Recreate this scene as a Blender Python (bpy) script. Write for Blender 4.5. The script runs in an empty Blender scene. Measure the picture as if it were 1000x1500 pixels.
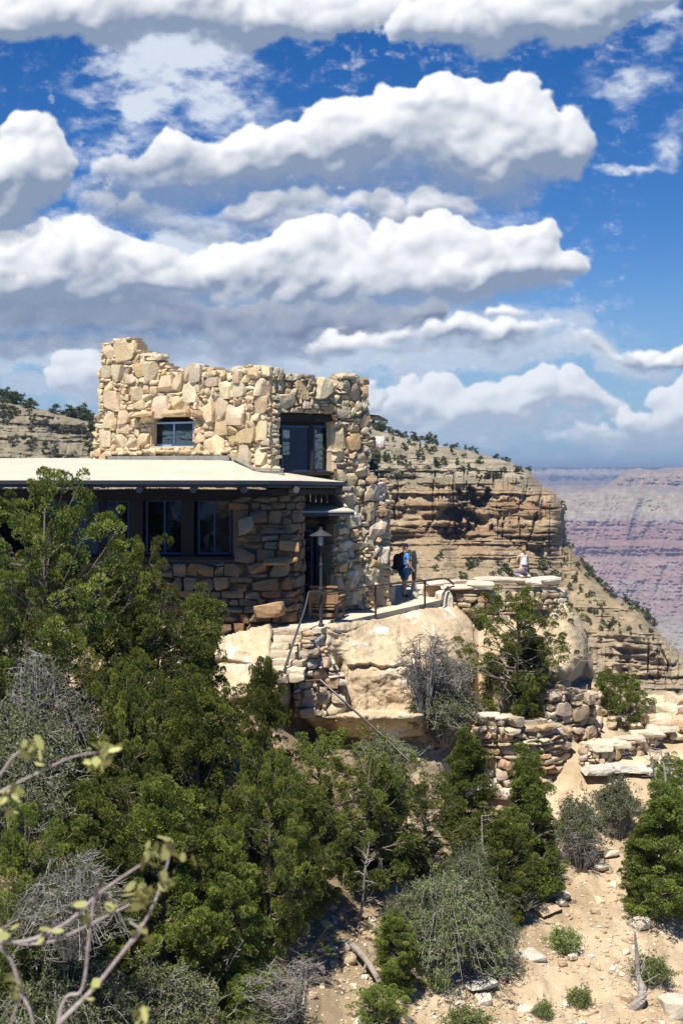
import bpy, math, random
import numpy as np
from mathutils import Vector, Matrix
R = math.radians
SC = bpy.context.scene
COL = SC.collection
# ------------------------------------------------------------------ survey helper
FP, HX, HY = 2000.0, 500.0, 690.0          # focal length in photo pixels, horizon row
def at(px, py, d): return np.array([(px-HX)/FP*d, d, (HY-py)/FP*d])
def vat(px, py, d):
    px, py, d = np.broadcast_arrays(np.asarray(px, float), np.asarray(py, float), np.asarray(d, float))
    return np.stack([(px-HX)/FP*d, d, (HY-py)/FP*d], -1)
# ------------------------------------------------------------------ noise
def _h(i, j, k, s):
    n = (i.astype(np.int64)*73856093) ^ (j.astype(np.int64)*19349663) ^ (k.astype(np.int64)*83492791) ^ (s*2654435)
    n = n & 0xffffffff
    n = ((n ^ (n >> 13))*1274126177) & 0xffffffff
    n = ((n ^ (n >> 15))*668265263) & 0xffffffff
    return ((n ^ (n >> 16)) & 0xffffff)/float(0xffffff)
def vn(x, y, z=0.0, s=0):
    x, y, z = np.broadcast_arrays(np.asarray(x, float), np.asarray(y, float), np.asarray(z, float))
    i, j, k = np.floor(x), np.floor(y), np.floor(z)
    a, b, c = x-i, y-j, z-k
    a, b, c = a*a*(3-2*a), b*b*(3-2*b), c*c*(3-2*c)
    r = 0
    for di in (0, 1):
        for dj in (0, 1):
            for dk in (0, 1):
                w = (a if di else 1-a)*(b if dj else 1-b)*(c if dk else 1-c)
                r = r + w*_h(i+di, j+dj, k+dk, s)
    return r*2-1
def fbm(x, y, z=0.0, s=0, o=4, g=.5):
    r = 0; a = 1.0; t = 0
    for q in range(o):
        f = 2.03**q
        r = r + a*vn(np.asarray(x)*f+q*17.3, np.asarray(y)*f+q*5.1, np.asarray(z)*f, s+q); t += a; a *= g
    return r/t
def lerp3(a, b, t): return np.asarray(a)*(1-t[..., None])+np.asarray(b)*t[..., None]
def sst(a, b, x):
    t = np.clip((np.asarray(x, float)-a)/(b-a), 0, 1); return t*t*(3-2*t)
# ------------------------------------------------------------------ mesh accumulator
class MB:
    def __init__(s): s.v = []; s.c = []; s.f = []; s.n = 0
    def add(s, v, f, col=(.5, .5, .5)):
        v = np.asarray(v, float).reshape(-1, 3)
        c = np.asarray(col, float)
        if c.ndim == 1: c = np.broadcast_to(c, (len(v), 3))
        s.v.append(v); s.c.append(c)
        if isinstance(f, np.ndarray): s.f.append(f+s.n)
        else:
            by = {}
            for q in f: by.setdefault(len(q), []).append(q)
            for k in by: s.f.append(np.array(by[k], int)+s.n)
        s.n += len(v)
    def build(s, name, mat, parent=None, smooth=False, label=None):
        V = np.concatenate(s.v); C = np.concatenate(s.c)
        me = bpy.data.meshes.new(name)
        me.vertices.add(len(V)); me.vertices.foreach_set('co', V.astype(np.float32).ravel())
        loops = np.concatenate([f.ravel() for f in s.f])
        sizes = np.concatenate([np.full(len(f), f.shape[1]) for f in s.f])
        starts = np.concatenate([[0], np.cumsum(sizes)[:-1]])
        me.loops.add(len(loops)); me.loops.foreach_set('vertex_index', loops.astype(np.int32))
        me.polygons.add(len(sizes)); me.polygons.foreach_set('loop_start', starts.astype(np.int32))
        me.polygons.foreach_set('use_smooth', np.full(len(sizes), smooth))
        a = me.color_attributes.new('Col', 'FLOAT_COLOR', 'POINT')
        a.data.foreach_set('color', np.concatenate([C, np.ones((len(C), 1))], 1).astype(np.float32).ravel())
        me.update(calc_edges=True); me.validate()
        me.materials.append(mat)
        o = bpy.data.objects.new(name, me); COL.objects.link(o)
        if parent is not None:
            w = Vector((0, 0, 0)); q = parent
            while q is not None: w += Vector(q.location); q = q.parent
            o.parent = parent; o.location = -w
        if label: o['label'] = label
        return o
def tag(o, label, cat, group=None):
    o['label'] = label; o['category'] = cat
    if group: o['group'] = group
    return o
def struct(o): o['kind'] = 'structure'; return o
def thing(name, loc, label, cat, group=None):
    o = bpy.data.objects.new(name, None); COL.objects.link(o); o.location = loc; o.empty_display_size = .1
    return tag(o, label, cat, group)
def recenter(o, p):
    """put a mesh object's origin at p (its foot) keeping its shape in place"""
    p = Vector(p); o.data.transform(Matrix.Translation(-p)); o.location = o.location + p
    return o
# ------------------------------------------------------------------ primitives
CUBEF = [(0, 3, 2, 1), (4, 5, 6, 7), (0, 1, 5, 4), (1, 2, 6, 5), (2, 3, 7, 6), (3, 0, 4, 7)]
def hexa(mb, p8, col=(.5, .5, .5)): mb.add(p8, CUBEF, col)
def box(mb, c, h, rz=0, col=(.5, .5, .5), frame=None):
    v = np.array([(-1, -1, -1), (1, -1, -1), (1, 1, -1), (-1, 1, -1), (-1, -1, 1), (1, -1, 1), (1, 1, 1), (-1, 1, 1)], float)*np.asarray(h)
    if frame is None:
        ca, sa = math.cos(rz), math.sin(rz); frame = np.array([(ca, sa, 0), (-sa, ca, 0), (0, 0, 1)])
    mb.add(v@np.asarray(frame)+np.asarray(c), CUBEF, col)
def bbox(mb, c, h, rz=0, bev=.01, col=(.5, .5, .5), frame=None):
    """box with chamfered edges"""
    h = np.asarray(h, float); b = min(bev, h.min()*.45)
    pts = []; idx = {}
    for sx in (-1, 1):
        for sy in (-1, 1):
            for sz in (-1, 1):
                for ax in range(3):
                    q = np.array([sx, sy, sz])*(h-b); q[ax] = (sx, sy, sz)[ax]*h[ax]
                    idx[(sx, sy, sz, ax)] = len(pts); pts.append(q)
    F = []
    for ax in range(3):
        o1, o2 = [a for a in range(3) if a != ax]
        for s in (-1, 1):
            def k(a, b_):
                t = [0, 0, 0]; t[ax] = s; t[o1] = a; t[o2] = b_; return idx[(*t, ax)]
            F.append((k(-1, -1), k(1, -1), k(1, 1), k(-1, 1)))
    for ax in range(3):
        o1, o2 = [a for a in range(3) if a != ax]
        for a in (-1, 1):
            for b_ in (-1, 1):
                def k(s, w):
                    t = [0, 0, 0]; t[ax] = s; t[o1] = a; t[o2] = b_; return idx[(*t, w)]
                F.append((k(-1, o1), k(1, o1), k(1, o2), k(-1, o2)))
    for sx in (-1, 1):
        for sy in (-1, 1):
            for sz in (-1, 1): F.append(tuple(idx[(sx, sy, sz, ax)] for ax in range(3)))
    if frame is None:
        ca, sa = math.cos(rz), math.sin(rz); frame = np.array([(ca, sa, 0), (-sa, ca, 0), (0, 0, 1)])
    mb.add(np.array(pts)@np.asarray(frame)+np.asarray(c), F, col)
def beam(mb, p, q, w, h, bev=.008, col=(.5, .5, .5)):
    p, q = np.asarray(p, float), np.asarray(q, float); d = q-p; L = np.linalg.norm(d); d = d/L
    up = np.array([0, 0, 1.0]) if abs(d[2]) < .95 else np.array([0, 1.0, 0])
    s = np.cross(d, up); s /= np.linalg.norm(s); u = np.cross(s, d)
    bbox(mb, (p+q)/2, (L/2, w/2, h/2), bev=bev, col=col, frame=np.array([d, s, u]))
def tube(mb, pts, rad, sides=6, col=(.5, .5, .5), cap=True):
    P = np.asarray(pts, float); n = len(P); rad = np.broadcast_to(np.asarray(rad, float), (n,))
    T = np.gradient(P, axis=0); T /= (np.linalg.norm(T, axis=1, keepdims=True)+1e-9)
    ref = np.array([.13, .37, .92]) if abs(T[0] @ np.array([.13, .37, .92])) < .9 else np.array([1.0, 0, 0])
    A = np.cross(T, ref); A /= (np.linalg.norm(A, axis=1, keepdims=True)+1e-9); B = np.cross(T, A)
    th = np.arange(sides)*2*math.pi/sides
    V = P[:, None]+rad[:, None, None]*(np.cos(th)[None, :, None]*A[:, None]+np.sin(th)[None, :, None]*B[:, None])
    i = np.arange(n-1)[:, None]*sides; j = np.arange(sides)[None]; j2 = (j+1) % sides
    Fq = np.stack([i+j, i+j2, i+sides+j2, i+sides+j], -1).reshape(-1, 4)
    base = mb.n
    mb.add(V.reshape(-1, 3), Fq, col)
    if cap and sides > 2:
        a = np.arange(sides)
        mb.f.append((a[::-1]+base)[None]); mb.f.append((a+base+(n-1)*sides)[None])
def lathe(mb, c, prof, sides=20, col=(.5, .5, .5)):
    """prof: list of (r, z)"""
    P = [(c[0], c[1], c[2]+z) for r, z in prof]
    n = len(prof); th = np.arange(sides)*2*math.pi/sides
    V = np.array([[(c[0]+r*math.cos(t), c[1]+r*math.sin(t), c[2]+z) for t in th] for r, z in prof])
    i = np.arange(n-1)[:, None]*sides; j = np.arange(sides)[None]; j2 = (j+1) % sides
    F = np.stack([i+j, i+j2, i+sides+j2, i+sides+j], -1).reshape(-1, 4)
    b = mb.n; mb.add(V.reshape(-1, 3), F, col); a = np.arange(sides)
    mb.f.append((a[::-1]+b)[None]); mb.f.append((a+b+(n-1)*sides)[None])
def bez(ps, n=10):
    """smooth curve through the points"""
    ps = np.asarray(ps, float); out = []
    P = np.vstack([2*ps[0]-ps[1], ps, 2*ps[-1]-ps[-2]])
    for i in range(1, len(P)-2):
        for t in np.linspace(0, 1, n, endpoint=False):
            a, b, c, d = P[i-1], P[i], P[i+1], P[i+2]
            out.append(.5*((2*b)+(-a+c)*t+(2*a-5*b+4*c-d)*t*t+(-a+3*b-3*c+d)*t**3))
    out.append(ps[-1]); return np.array(out)
# ------------------------------------------------------------------ rocks
_TPL = {}
def tpl(n):
    if n in _TPL: return _TPL[n]
    idx = {}; V = []; F = []
    def vid(p):
        if p not in idx: idx[p] = len(V); V.append([2*c/n-1 for c in p])
        return idx[p]
    for ax in range(3):
        a, b = (ax+1) % 3, (ax+2) % 3
        for s in (0, n):
            for i in range(n):
                for j in range(n):
                    q = []
                    for di, dj in ((0, 0), (1, 0), (1, 1), (0, 1)):
                        p = [0, 0, 0]; p[ax] = s; p[a] = i+di; p[b] = j+dj; q.append(vid(tuple(p)))
                    F.append(q if s else q[::-1])
    _TPL[n] = (np.array(V, float), np.array(F)); return _TPL[n]
def rocks(mb, C, Hf, Fr, cols, seed=0, rnd=.35, jit=.13, chips=4, nz=.05, n=4, chip_lo=.62, chip_hi=.95):
    rg = np.random.RandomState(seed); C = np.asarray(C, float); N = len(C)
    if N == 0: return
    T, Fq = tpl(n); V = len(T)
    nrm = T/np.linalg.norm(T, axis=1, keepdims=True)
    cub = T.copy(); P = cub*(1-rnd)+nrm*1.18*rnd
    P = np.broadcast_to(P, (N, V, 3)).copy()
    t = (T+1)/2
    for a in (0, 1):
        for b in (0, 1):
            for c in (0, 1):
                w = (t[:, 0] if a else 1-t[:, 0])*(t[:, 1] if b else 1-t[:, 1])*(t[:, 2] if c else 1-t[:, 2])
                P += w[None, :, None]*rg.uniform(-jit, jit, (N, 1, 3))
    for q in range(chips):
        d = rg.normal(size=(N, 1, 3)); d /= np.linalg.norm(d, axis=2, keepdims=True)
        h = rg.uniform(chip_lo, chip_hi, (N, 1))*(np.abs(d).sum(2)*.62+.25)
        ex = np.maximum((P*d).sum(2)-h, 0); P -= ex[..., None]*d
    off = rg.uniform(0, 100, (N, 1, 3)); Q = P*1.6+off
    P = P*(1+nz*fbm(Q[..., 0], Q[..., 1], Q[..., 2], seed, 3)[..., None]*2)
    P = P*np.asarray(Hf, float)[:, None, :]
    P = np.einsum('nvi,nij->nvj', P, np.asarray(Fr, float))+C[:, None, :]
    F = (Fq[None]+np.arange(N)[:, None, None]*V).reshape(-1, 4)
    cc = np.repeat(np.asarray(cols, float), V, 0)
    mb.add(P.reshape(-1, 3), F, cc)
def rot_frames(N, rg, amt=(.05, .05, .06), base=None):
    out = []
    for i in range(N):
        e = Matrix.Rotation(rg.uniform(-amt[0], amt[0]), 3, 'X') @ Matrix.Rotation(rg.uniform(-amt[1], amt[1]), 3, 'Y') @ Matrix.Rotation(rg.uniform(-amt[2], amt[2]), 3, 'Z')
        f = np.array(e)
        if base is not None: f = f @ base[i]
        out.append(f)
    return np.array(out)
def inpoly(x, y, poly):
    x = np.asarray(x, float); y = np.asarray(y, float); r = np.zeros(np.broadcast(x, y).shape, bool)
    n = len(poly)
    for i in range(n):
        x1, y1 = poly[i]; x2, y2 = poly[(i+1) % n]
        if y1 == y2: continue
        c = ((y1 > y) != (y2 > y)) & (x < (x2-x1)*(y-y1)/(y2-y1)+x1)
        r ^= c
    return r
def edist(x, y, poly, closed=True):
    x = np.asarray(x, float); y = np.asarray(y, float); r = np.full(np.broadcast(x, y).shape, 1e9)
    n = len(poly)
    for i in range(n if closed else n-1):
        x1, y1 = poly[i]; x2, y2 = poly[(i+1) % n]
        dx, dy = x2-x1, y2-y1; L = dx*dx+dy*dy+1e-9
        t = np.clip(((x-x1)*dx+(y-y1)*dy)/L, 0, 1)
        r = np.minimum(r, np.hypot(x-x1-t*dx, y-y1-t*dy))
    return r
# ------------------------------------------------------------------ stone walls
class Path:
    """plan line of a wall given as (photo column, distance) stations"""
    def __init__(s, st):
        s.p = np.array([((px-HX)/FP*d, d) for px, d in st]); s.L = np.concatenate([[0], np.cumsum(np.linalg.norm(np.diff(s.p, axis=0), axis=1))])
        s.U = s.L[-1]
    def __call__(s, u):
        i = int(np.clip(np.searchsorted(s.L, u)-1, 0, len(s.p)-2)); t = (u-s.L[i])/(s.L[i+1]-s.L[i])
        p = s.p[i]*(1-t)+s.p[i+1]*t
        def tn(k): d = s.p[k+1]-s.p[k]; return d/np.linalg.norm(d)
        tt = tn(i)
        if t < .5 and i > 0: tt = tt*(t+.5)+tn(i-1)*(.5-t)
        if t >= .5 and i < len(s.p)-2: tt = tt*(1.5-t)+tn(i+1)*(t-.5)
        tt /= np.linalg.norm(tt)
        return p, tt, np.array([tt[1], -tt[0]])
def ramp_pal(pal, N, rg, jit=.10):
    pal = np.array(pal); i = rg.randint(0, len(pal), N)
    return np.clip(pal[i]*(1+rg.uniform(-jit, jit, (N, 1)))*(1+rg.uniform(-.05, .05, (N, 3))), 0, 1)
def wall(stones, core, path, z0, z1, mask, cell=.11, mode='rubble', sizes=None, depth=.2, seed=1, pal=None, rnd=.35, jit=.13, nz=.05, n=4, rec=.07, thick=.45, corecol=(.42, .35, .25), gap=.985, prot=.04, rot=(.06, .05, .06), hr=(2, 4), wr=(3, 8), chips=4):
    rg = np.random.RandomState(seed)
    nu = max(1, int(round(path.U/cell))); nz_ = int(round((z1-z0)/cell))
    us = (np.arange(nu)+.5)*path.U/nu; zs = z0+(np.arange(nz_)+.5)*cell
    PP = [path(u) for u in us]
    pos = np.array([p[0] for p in PP])
    d = pos[:, 1]; px = HX+FP*pos[:, 0]/d
    PX = np.broadcast_to(px, (nz_, nu)); PY = HY-FP*zs[:, None]/d[None]
    M = mask(PX, PY)
    occ = ~M; rects = []
    if mode == 'rubble':
        for (w, h, k) in sizes:
            for _ in range(k):
                a = rg.randint(0, max(1, nu-w+1)); b = rg.randint(0, max(1, nz_-h+1))
                if a+w <= nu and b+h <= nz_ and not occ[b:b+h, a:a+w].any():
                    occ[b:b+h, a:a+w] = True; rects.append((a, b, w, h))
        for b in range(nz_):
            for a in range(nu):
                if not occ[b, a]:
                    w = 1; W = rg.randint(2, 4); Hh = rg.randint(1, 3)
                    while w < W and a+w < nu and not occ[b, a+w]: w += 1
                    h = 1
                    while h < Hh and b+h < nz_ and not occ[b+h, a:a+w].any(): h += 1
                    occ[b:b+h, a:a+w] = True; rects.append((a, b, w, h))
    else:
        b = 0
        while b < nz_:
            h = rg.randint(hr[0], hr[1]+1); h = min(h, nz_-b); a = -rg.randint(0, 3)
            while a < nu:
                w = rg.randint(wr[0], wr[1]+1); a0, a1 = max(a, 0), min(a+w, nu)
                if a1 > a0:
                    m = M[b:b+h, a0:a1]
                    if m.mean() > .6:
                        if h >= 3 and rg.rand() < .22 and a1-a0 >= 3:
                            k = rg.randint(1, h); rects += [(a0, b, a1-a0, k), (a0, b+k, a1-a0, h-k)]
                        else: rects.append((a0, b, a1-a0, h))
                a += w
            b += h
    cu = path.U/nu
    C, H, Fr = [], [], []
    for (a, b, w, h) in rects:
        p, t, nn = path((a+w/2)*cu); pr = rg.uniform(-prot, prot)+.012*min(w, h)
        dd = depth*rg.uniform(.85, 1.15)
        C.append((p[0]+nn[0]*(pr-dd*.45), p[1]+nn[1]*(pr-dd*.45), z0+(b+h/2)*cell))
        H.append((w*cu/2*gap, dd, h*cell/2*gap)); Fr.append(np.array([(t[0], t[1], 0), (nn[0], nn[1], 0), (0, 0, 1)]))
    N = len(C)
    if N:
        e = rot_frames(N, rg, rot, Fr)
        rocks(stones, C, H, e, ramp_pal(pal, N, rg), seed+5, rnd, jit, chips, nz, n)
    if core is not None:
        Me = M.copy()
        def corner(i, j, k):
            p, t, nn = path(min(max(j*cu, 1e-4), path.U-1e-4)); o = -(rec if k == 0 else thick)
            return (p[0]+nn[0]*o, p[1]+nn[1]*o, z0+i*cell)
        idx = {}; V = []; F = []
        def cid(i, j, k):
            if (i, j, k) not in idx: idx[(i, j, k)] = len(V); V.append(corner(i, j, k))
            return idx[(i, j, k)]
        for i in range(nz_):
            for j in range(nu):
                if not Me[i, j]: continue
                F.append((cid(i, j, 0), cid(i, j+1, 0), cid(i+1, j+1, 0), cid(i+1, j, 0)))
                F.append((cid(i, j, 1), cid(i+1, j, 1), cid(i+1, j+1, 1), cid(i, j+1, 1)))
                if i == 0 or not Me[i-1, j]: F.append((cid(i, j, 0), cid(i, j, 1), cid(i, j+1, 1), cid(i, j+1, 0)))
                if i == nz_-1 or not Me[i+1, j]: F.append((cid(i+1, j, 0), cid(i+1, j+1, 0), cid(i+1, j+1, 1), cid(i+1, j, 1)))
                if j == 0 or not Me[i, j-1]: F.append((cid(i, j, 0), cid(i+1, j, 0), cid(i+1, j, 1), cid(i, j, 1)))
                if j == nu-1 or not Me[i, j+1]: F.append((cid(i, j+1, 0), cid(i, j+1, 1), cid(i+1, j+1, 1), cid(i+1, j+1, 0)))
        if V: core.add(np.array(V), F, corecol)
# ------------------------------------------------------------------ materials
def newmat(name):
    m = bpy.data.materials.new(name); m.use_nodes = True; nt = m.node_tree; nt.nodes.clear()
    o = nt.nodes.new('ShaderNodeOutputMaterial'); return m, nt, o
def surf(name, color=None, rough=.8, noise=(3, .25), fine=(20, .15), bump=(.4, .02, 14), stain=None, metal=0, spec=.3):
    """procedural surface. color None takes each stone's own colour"""
    m, nt, out = newmat(name); N = nt.nodes; L = nt.links
    b = N.new('ShaderNodeBsdfPrincipled'); L.new(b.outputs[0], out.inputs[0])
    b.inputs['Roughness'].default_value = rough; b.inputs['Metallic'].default_value = metal
    b.inputs['Specular IOR Level'].default_value = spec
    tc = N.new('ShaderNodeTexCoord')
    geo = N.new('ShaderNodeNewGeometry')
    if color is None:
        a = N.new('ShaderNodeAttribute'); a.attribute_name = 'Col'; c = a.outputs['Color']
    else:
        r = N.new('ShaderNodeRGB'); r.outputs[0].default_value = (*color, 1); c = r.outputs[0]
    for sc, am in (noise, fine):
        if not am: continue
        n = N.new('ShaderNodeTexNoise'); n.inputs['Scale'].default_value = sc; n.inputs['Detail'].default_value = 5; n.inputs['Roughness'].default_value = .65
        L.new(geo.outputs['Position'], n.inputs['Vector'])
        mr = N.new('ShaderNodeMapRange'); mr.inputs[1].default_value = .25; mr.inputs[2].default_value = .75
        mr.inputs[3].default_value = 1-am; mr.inputs[4].default_value = 1+am; L.new(n.outputs[0], mr.inputs[0])
        mx = N.new('ShaderNodeMix'); mx.data_type = 'RGBA'; mx.blend_type = 'MULTIPLY'; mx.inputs[0].default_value = 1
        L.new(c, mx.inputs[6]); L.new(mr.outputs[0], mx.inputs[7]); c = mx.outputs[2]
    if stain:
        col, sc, lo, hi, amt = stain
        n = N.new('ShaderNodeTexNoise'); n.inputs['Scale'].default_value = sc; n.inputs['Detail'].default_value = 6; n.inputs['Distortion'].default_value = .6
        L.new(geo.outputs['Position'], n.inputs['Vector'])
        mr = N.new('ShaderNodeMapRange'); mr.inputs[1].default_value = lo; mr.inputs[2].default_value = hi; mr.inputs[4].default_value = amt; L.new(n.outputs[0], mr.inputs[0])
        mx = N.new('ShaderNodeMix'); mx.data_type = 'RGBA'; L.new(mr.outputs[0], mx.inputs[0]); L.new(c, mx.inputs[6]); mx.inputs[7].default_value = (*col, 1); c = mx.outputs[2]
    L.new(c, b.inputs['Base Color'])
    if bump:
        st, di, sc = bump
        n = N.new('ShaderNodeTexNoise'); n.inputs['Scale'].default_value = sc; n.inputs['Detail'].default_value = 7; n.inputs['Roughness'].default_value = .65
        L.new(geo.outputs['Position'], n.inputs['Vector'])
        bp = N.new('ShaderNodeBump'); bp.inputs['Strength'].default_value = st; bp.inputs['Distance'].default_value = di
        L.new(n.outputs[0], bp.inputs['Height']); L.new(bp.outputs[0], b.inputs['Normal'])
    return m
def foliage(name, transl=.12, gloss=.012):
    m, nt, out = newmat(name); N = nt.nodes; L = nt.links
    a = N.new('ShaderNodeAttribute'); a.attribute_name = 'Col'
    oi = N.new('ShaderNodeObjectInfo')
    hs = N.new('ShaderNodeHueSaturation'); L.new(a.outputs['Color'], hs.inputs['Color'])
    mr = N.new('ShaderNodeMapRange'); mr.inputs[3].default_value = .492; mr.inputs[4].default_value = .508; L.new(oi.outputs['Random'], mr.inputs[0]); L.new(mr.outputs[0], hs.inputs['Hue'])
    mr2 = N.new('ShaderNodeMapRange'); mr2.inputs[3].default_value = .68; mr2.inputs[4].default_value = 1.3; L.new(oi.outputs['Random'], mr2.inputs[0]); L.new(mr2.outputs[0], hs.inputs['Value'])
    d = N.new('ShaderNodeBsdfDiffuse'); t = N.new('ShaderNodeBsdfTranslucent'); g = N.new('ShaderNodeBsdfGlossy'); g.inputs['Roughness'].default_value = .5
    L.new(hs.outputs[0], d.inputs[0]); L.new(hs.outputs[0], t.inputs[0])
    mx = N.new('ShaderNodeMixShader'); mx.inputs[0].default_value = transl; L.new(d.outputs[0], mx.inputs[1]); L.new(t.outputs[0], mx.inputs[2])
    m2 = N.new('ShaderNodeMixShader'); m2.inputs[0].default_value = gloss; L.new(mx.outputs[0], m2.inputs[1]); L.new(g.outputs[0], m2.inputs[2])
    L.new(m2.outputs[0], out.inputs[0]); return m
def glassmat(name, tint=(.36, .46, .56), g=.025):
    m, nt, out = newmat(name); N = nt.nodes; L = nt.links
    t = N.new('ShaderNodeBsdfTransparent'); t.inputs[0].default_value = (*tint, 1)
    gl = N.new('ShaderNodeBsdfGlossy'); gl.inputs['Roughness'].default_value = .03; gl.inputs[0].default_value = (.8, .88, 1, 1)
    geo = N.new('ShaderNodeNewGeometry'); n = N.new('ShaderNodeTexNoise'); n.inputs['Scale'].default_value = 1.7; L.new(geo.outputs['Position'], n.inputs['Vector'])
    bp = N.new('ShaderNodeBump'); bp.inputs['Strength'].default_value = .15; bp.inputs['Distance'].default_value = .05; L.new(n.outputs[0], bp.inputs['Height']); L.new(bp.outputs[0], gl.inputs['Normal'])
    fr = N.new('ShaderNodeFresnel'); fr.inputs[0].default_value = 1.22
    ad = N.new('ShaderNodeMath'); ad.operation = 'ADD'; ad.inputs[1].default_value = g; L.new(fr.outputs[0], ad.inputs[0])
    mx = N.new('ShaderNodeMixShader'); L.new(ad.outputs[0], mx.inputs[0]); L.new(t.outputs[0], mx.inputs[1]); L.new(gl.outputs[0], mx.inputs[2])
    L.new(mx.outputs[0], out.inputs[0]); return m
M_STONE = surf('tower_stone', None, .85, (2.2, .22), (17, .2), (.7, .03, 9), stain=((.36, .23, .12), 2.6, .56, .72, .45))
M_WALLST = surf('wall_stone', None, .85, (3, .25), (16, .2), (.6, .03, 10), stain=((.30, .14, .06), 1.9, .5, .68, .5))
M_DRY = surf('field_stone', None, .9, (3, .25), (18, .22), (.6, .03, 10), stain=((.33, .28, .2), 2.2, .55, .75, .4))
M_OUT = surf('sandstone', None, .9, (1.1, .22), (9, .2), (1.0, .09, 4), stain=((.7, .66, .58), .55, .6, .68, .7))
M_MORT = surf('mortar', None, .95, (3, .2), (25, .2), (.6, .02, 20))
M_ROOF = surf('roof_membrane', (.47, .43, .34), .7, (.7, .08), (5, .05), (.3, .02, 3), stain=((.36, .31, .23), .9, .52, .75, .45))
M_WOOD = surf('dark_wood', (.022, .017, .014), .7, (4, .3), (30, .3), (.4, .01, 25))
M_LOG = surf('weathered_log', (.16, .14, .12), .8, (4, .3), (30, .3), (.6, .015, 20))
M_FASC = surf('fascia_metal', (.03, .033, .04), .35, (2, .15), (12, .1), (.1, .005, 8), spec=.5)
M_FLASH = surf('grey_flashing', (.22, .21, .19), .5, (4, .3), (20, .15), (.2, .01, 12))
M_BLUE = surf('blue_paint', (.022, .055, .145), .45, (5, .15), (25, .1), (.15, .005, 20), spec=.5)
M_BLUEL = surf('pale_blue_paint', (.28, .42, .72), .45, (5, .15), (25, .1), (.15, .005, 20), spec=.5)
M_GLASS = glassmat('window_glass')
M_ROOM = surf('dark_fill', (.02, .018, .017), .9, (2, .2), (10, .2), None)  # near-black colour stands in for the darkness of unlit interiors and the gap
M_CURT = surf('blue_curtain', (.12, .2, .3), .9, (3, .2), (20, .2), (.3, .01, 12))
M_METAL = surf('painted_steel', (.03, .027, .025), .4, (6, .3), (30, .2), (.2, .004, 30), stain=((.16, .07, .03), 5, .5, .65, .7), spec=.5)
M_LAMP = surf('weathered_steel', (.028, .03, .032), .65, (6, .3), (30, .2), (.2, .004, 30), spec=.5)
M_BENCH = surf('bench_wood', (.27, .16, .08), .6, (5, .25), (35, .25), (.3, .006, 30))
M_FLOOR = surf('terrace_floor', (.5, .44, .33), .85, (1.2, .12), (14, .12), (.3, .01, 18))
M_TRAIL = surf('trail_dust', (.55, .42, .26), .95, (1.2, .15), (9, .15), (.6, .04, 8))
M_CONC = surf('pale_concrete', (.45, .42, .36), .8, (4, .15), (25, .12), (.3, .008, 20))
M_BARK = surf('bark', None, .9, (8, .3), (40, .3), (.7, .02, 25))
M_LEAF = foliage('juniper_leaf')
M_CLIFF = surf('cliff_rock', None, .95, (.25, .22), (1.6, .28), (1.0, .9, .55))
M_CANYON = surf('canyon_rock', None, .95, (.008, .18), (.05, .22), None)
# ================================================================== clouds (chart columns/rows of the sky)
CUM = [
 dict(b=[(470,312,170,24),(330,318,120,24),(220,310,80,20),(610,300,110,18),(470,335,90,18)], base=318, top=240, s=1, dim=.9),
 dict(b=[(130,475,190,44),(330,480,190,42),(500,465,130,34),(30,500,110,34),(220,510,170,26),(430,505,120,22)], base=492, top=380, s=1, dim=.72),
 dict(b=[(560,500,110,20),(690,498,100,24),(780,500,40,14)], base=520, top=440, s=.8),
 dict(b=[(870,516,50,10),(940,518,70,14),(1000,516,60,16)], base=530, top=490, s=.5),
 dict(b=[(40,440,100,40),(180,440,90,34)], base=462, top=370, s=1, dim=.78), # outline of each cumulus: body ellipses (col,row,rx,ry), dark base row, puff size
 dict(b=[(215,268,75,42),(300,240,80,48),(385,222,75,44),(465,205,70,42),(545,185,75,55),(640,165,80,52),(705,175,70,45),(772,172,42,46),(835,200,40,26),(800,225,50,30),(620,240,190,42),(720,258,60,28),(430,262,200,34),(180,292,60,16)], base=282, top=125, s=1),
 dict(b=[(60,380,90,50),(130,378,70,45),(195,395,60,36),(260,395,50,34),(320,390,55,36),(390,385,60,36),(460,375,60,38),(530,365,60,36),(600,355,60,40),(665,352,55,38),(725,355,55,34),(785,355,45,38),(836,384,22,20),(770,400,70,32),(300,440,260,44),(600,410,170,46),(60,440,120,46),(690,440,60,22)], base=452, top=322, s=1),
 dict(b=[(35,215,42,42),(60,250,32,36),(20,270,60,50),(70,285,30,26),(10,320,60,30)], base=350, top=175, s=.9),
 dict(b=[(60,12,120,44),(180,10,110,48),(270,28,90,40),(345,45,55,30),(400,20,80,30),(490,0,110,26)], base=110, top=-60, s=1),
 dict(b=[(640,25,70,34),(720,35,90,38),(800,25,100,44),(870,10,110,40),(715,65,34,16),(815,60,34,18)], base=135, top=-60, s=1),
 dict(b=[(600,592,32,32),(650,580,36,30),(690,600,50,30),(740,600,50,30),(790,590,40,34),(835,590,34,28),(865,606,24,16),(720,632,150,26)], base=650, top=548, s=.7),
 dict(b=[(985,585,40,32),(1010,600,40,45),(940,625,50,22),(870,655,38,18),(920,662,60,14),(990,640,70,30)], base=672, top=555, s=.7),
 dict(b=[(548,590,22,18)], base=615, top=570, s=.6),
 dict(b=[(112,558,30,30),(140,575,30,26)], base=620, top=528, s=.7),
 dict(b=[(752,462,24,10)], base=478, top=452, s=.5),
]
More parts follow.
